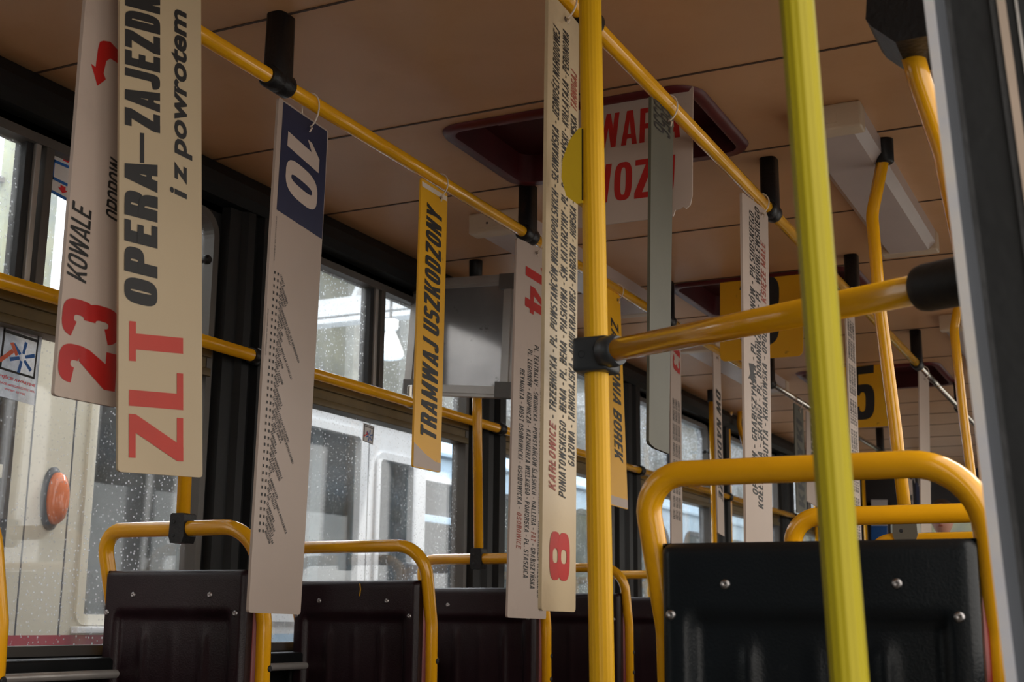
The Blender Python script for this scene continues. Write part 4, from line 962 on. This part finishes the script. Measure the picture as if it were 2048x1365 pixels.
# ------------------------------------------------------------------ outside: depot hall and the trams on the next tracks
struct('trim_20', MB().box((-14, -8, -.56), (8, 24, -.5)), 'concrete')
hw_ = MB(); XH = -9.0
hw_.box((XH-.2, -8, -.5), (XH, 24, 2.3)); hw_.box((XH-.2, -8, 5.6), (XH, 24, 7.5)); hw_.box((XH-.2, 9.3, 2.3), (XH, 28, 5.6))
for k in range(5): hw_.box((XH-.2, -8+k*4, 2.3), (XH, -8+k*4+.6, 5.6))
struct('wall_hall', hw_, 'hall')
pl = MB()
for k in range(12): pl.box((XH, 9.6+k*1.3, -.5), (XH+.12, 9.6+k*1.3+(.16 if k % 3 else .42), 7.4))
struct('trim_24', pl, 'hallpale')
for k in range(4):
    a, b = -8+k*4+.6, -8+(k+1)*4
    w_ = struct('window_%d' % (20+k), MB().box((XH-.12, a, 2.3), (XH-.1, min(b+(1.3 if k == 3 else 0), 9.3), 5.6)), 'sky2')
    gb = MB()
    for j in range(1, 4): gb.box((XH-.1, a+(b-a)*j/4-.03, 2.3), (XH-.04, a+(b-a)*j/4+.03, 5.6))
    for j in range(1, 4): gb.box((XH-.1, a, 2.3+3.3*j/4-.025), (XH-.04, b, 2.3+3.3*j/4+.025))
    obj('glazing_bars', gb, 'greyframe', w_)
struct('wall_end', MB().box((-14, 23.8, -.5), (8, 24, 7.5)), 'hall')
# hall roof: pale beams, dark deck and a long bright skylight
rf = MB()
for k in range(5):
    yb = -8+k*6.4; rf.box((-9, yb, 4.08), (6, yb+.16, 4.27)); rf.box((-9, yb-.02, 4.00), (6, yb+.18, 4.05)); rf.box((-9, yb+.04, 5.5), (6, yb+.12, 5.62))
    for j in range(10):
        x0 = -9+j*1.5; x1 = x0+(.7 if j % 2 else -.7)
        rf.hexa([Vector(v) for v in [(x0, yb+.05, 4.2), (x0+.06, yb+.05, 4.2), (x0+.06, yb+.11, 4.2), (x0, yb+.11, 4.2), (x1, yb+.05, 5.55), (x1+.06, yb+.05, 5.55), (x1+.06, yb+.11, 5.55), (x1, yb+.11, 5.55)]])
rf.box((-5.6, -8, 4.28), (-5.1, 24, 4.36)); struct('trim_21', rf, 'truss')
struct('trim_22', MB().box((-7.6, -8, 6.6), (-5.0, 24, 6.65)), 'sky')
struct('trim_23', MB().box((-9.2, -8, 6.7), (-7.6, 24, 6.8)), 'hall')
struct('trim_26', MB().box((-9.2, 8.2, 5.75), (-5.8, 24, 5.85)), 'deck')

def tram(name, label, X, y0, y1, wins, body, skirt, z1=2.15, zs=.89, group='trams on the next tracks', depth=2.2, seams=()):
    t = thing(name, label, 'tram', (X-depth/2, (y0+y1)/2, -.5), group)
    bm_ = MB(); cuts = [y0]+[(wins[i][1]+wins[i+1][0])/2 for i in range(len(wins)-1)]+[y1]
    for i, w_ in enumerate(wins): holed(bm_, X, .05, cuts[i], cuts[i+1], zs, z1, (*w_[:5],))
    # rounded shoulder, roof and ends
    sh = [(X, z1), (X-.03, z1+.05), (X-.14, z1+.12), (X-.35, z1+.17), (X-depth+.25, z1+.17), (X-depth, z1+.1), (X-depth, -.2), (X-depth+.05, -.2), (X-depth+.05, z1), (X-.05, z1)]
    bm_.prism([(x, y0, z) for x, z in sh], (0, y1-y0, 0))
    for yy in (y0, y1-.05): bm_.box((X-depth+.02, yy, -.2), (X-.05, yy+.05, z1+.05))
    obj('body', bm_, body, t)
    sk = MB(); sk.box((X-.05, y0, -.25), (X, y1, zs))
    obj('skirt', sk, skirt, t)
    pm = MB()
    k = y0+.1
    while k+.46 < y1: pm.box((X, k, zs-.17), (X+.005, k+.40, zs-.055), .002); k += .5
    obj('skirt_panels', pm, skirt, t)
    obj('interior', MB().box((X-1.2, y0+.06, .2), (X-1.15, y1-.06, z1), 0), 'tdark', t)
    rg = MB()
    yy = y0+.6
    while yy+1.1 < y1: rg.box((X-.95, yy, z1+.16), (X-.40, yy+.9, z1+.30), .03); yy += 1.5
    obj('roof_boxes', rg, 'slate' if body == 'tcream' else 'twhite', t)
    obj('drip_rail', MB().box((X, y0+.03, z1-.03), (X+.025, y1-.03, z1-.005), .004), body, t)
    for w_ in wins:
        a0, a1, b0, b1, r_ = w_[:5]
        f_ = obj('window', rring(MB(), X+.012, .05, (a0-.012, a1+.012, b0-.012, b1+.012, r_+.01), .035), w_[5] if len(w_) > 5 else 'rubber', t)
        obj('pane', MB().box((X-.025, a0+.005, b0+.005), (X-.020, a1-.005, b1-.005)), 'tglass', f_)
        if len(w_) > 6: obj('window_rail', MB().box((X-.02, a0, w_[6]-.022), (X+.010, a1, w_[6]+.022), .004), body, f_)
    for yy in seams: obj('panel_seam', MB().box((X, yy-.003, zs), (X+.001, yy+.003, z1-.04)), 'slate', t)
    return t
XT = -3.3
ta = tram('tram', 'cream and crimson tram with an amber indicator, on the next track at left', XT, .3, 4.22,
     [(.5, 1.5, 1.0, 1.84, .06, 'rubber', 1.52), (1.62, 3.035, 1.0, 1.84, .06, 'rubber', 1.40), (3.39, 3.98, .935, 1.82, .03, 'tcream')], 'tcream', 'tred', z1=1.93, seams=(3.13, 3.315, 4.1))
td = tram('tram', 'white tram with a driver mirror, between the 10 board and the TRAMWAJ USZKODZONY board', XT, 4.27, 5.72, [(4.42, 5.12, .95, 1.80, .05, 'twhite'), (5.25, 5.60, .98, 1.72, .05, 'twhite')], 'twhite', 'tblue', z1=1.92, seams=(5.18,))
for yy in (4.55, 4.70, 4.88): obj('curtain', MB().box((XT-.12, yy, .96), (XT-.11, yy+.08, 1.80)), 'stwhite', td)
c_ = at(101, 998, X=XT)
lp = obj('indicator_lamp', MB().lathe((XT, c_.y, c_.z), [(.105, 0), (.105, .012), (.088, .020)], (1, 0, 0), 32, (.43, 1), (0, 1, 0)), 'slate', ta)
obj('lens', MB().lathe((XT+.015, c_.y, c_.z), [(.088, 0), (.086, .02), (.076, .038), (.05, .048), (.02, .050)], (1, 0, 0), 32, (.42, 1), (0, 1, 0)), 'amber', lp, label='amber ribbed lens')
obj('window_ledge', MB().box((XT, 3.37, .895), (XT+.03, 4.2, .918), .003), 'twhite', ta)
mr = MB().box((XT+.06, 5.40, 1.0), (XT+.10, 5.50, 1.22), .02); mo = obj('mirror', mr, 'slate', td); obj('mirror_arm', MB().tube([(XT+.08, 5.5, 1.14), (XT+.04, 5.66, 1.15), (XT-.02, 5.70, 1.15)], .009, 10), 'black', mo)
tb = tram('tram', 'white and pale blue tram with rounded windows, beyond the cream tram', -3.95, 6.15, 15.2,
     [(6.35, 7.35, 1.05, 1.80, .10, 'twhite', 1.55), (7.75, 8.55, 1.0, 1.78, .2), (9.0, 9.9, 1.0, 1.78, .2), (10.3, 11.2, 1.0, 1.78, .2), (11.6, 12.5, 1.0, 1.78, .2), (13, 14.4, 1.0, 1.78, .2)], 'tblue', 'twhite', z1=1.97)
tc_ = tram('tram', 'white tram furthest back, seen low through the middle windows', -6.4, 3.0, 16,
     [(3.2+k*1.5, 4.3+k*1.5, 1.05, 1.8, .08) for k in range(8)], 'twhite', 'tred', z1=2.0)
for (px, py, dd, lb) in ((780, 692, -5.3, 'white bell-shaped hall lamp seen through the sliding pane'), (1392, 842, -5.4, 'shallow white hall lamp seen beside the slim white board'), (1432, 878, -5.4, 'shallow white hall lamp seen beside the DW. NADODRZE board')):
    c = at(px, py, X=dd); t = thing('hall_lamp', lb, 'lamp', c, 'lamps hanging in the depot hall'); k = .58*(c-CAMP).length/8.2
    if px < 1000:
        obj('shade', MB().lathe(c, [(.03*k, .20*k), (.05*k, .16*k), (.10*k, .05*k), (.145*k, -.06*k), (.15*k, -.11*k), (.13*k, -.14*k), (.05*k, -.15*k)], (0, 0, 1), 28), 'lampw', t)
        obj('housing', MB().lathe(c, [(.07*k, .17*k), (.085*k, .19*k), (.085*k, .28*k), (.06*k, .29*k)], (0, 0, 1), 24), 'lampw', t)
    else:
        obj('shade', MB().lathe(c, [(.04, .15), (.10, .11), (.24, .03), (.25, 0), (.22, -.02)], (0, 0, 1), 28), 'lampw', t)
    obj('hanger', MB().tube([c+Vector((0, 0, .14)), Vector((c.x, c.y, 4.30))], .012, 8), 'greyframe', t)
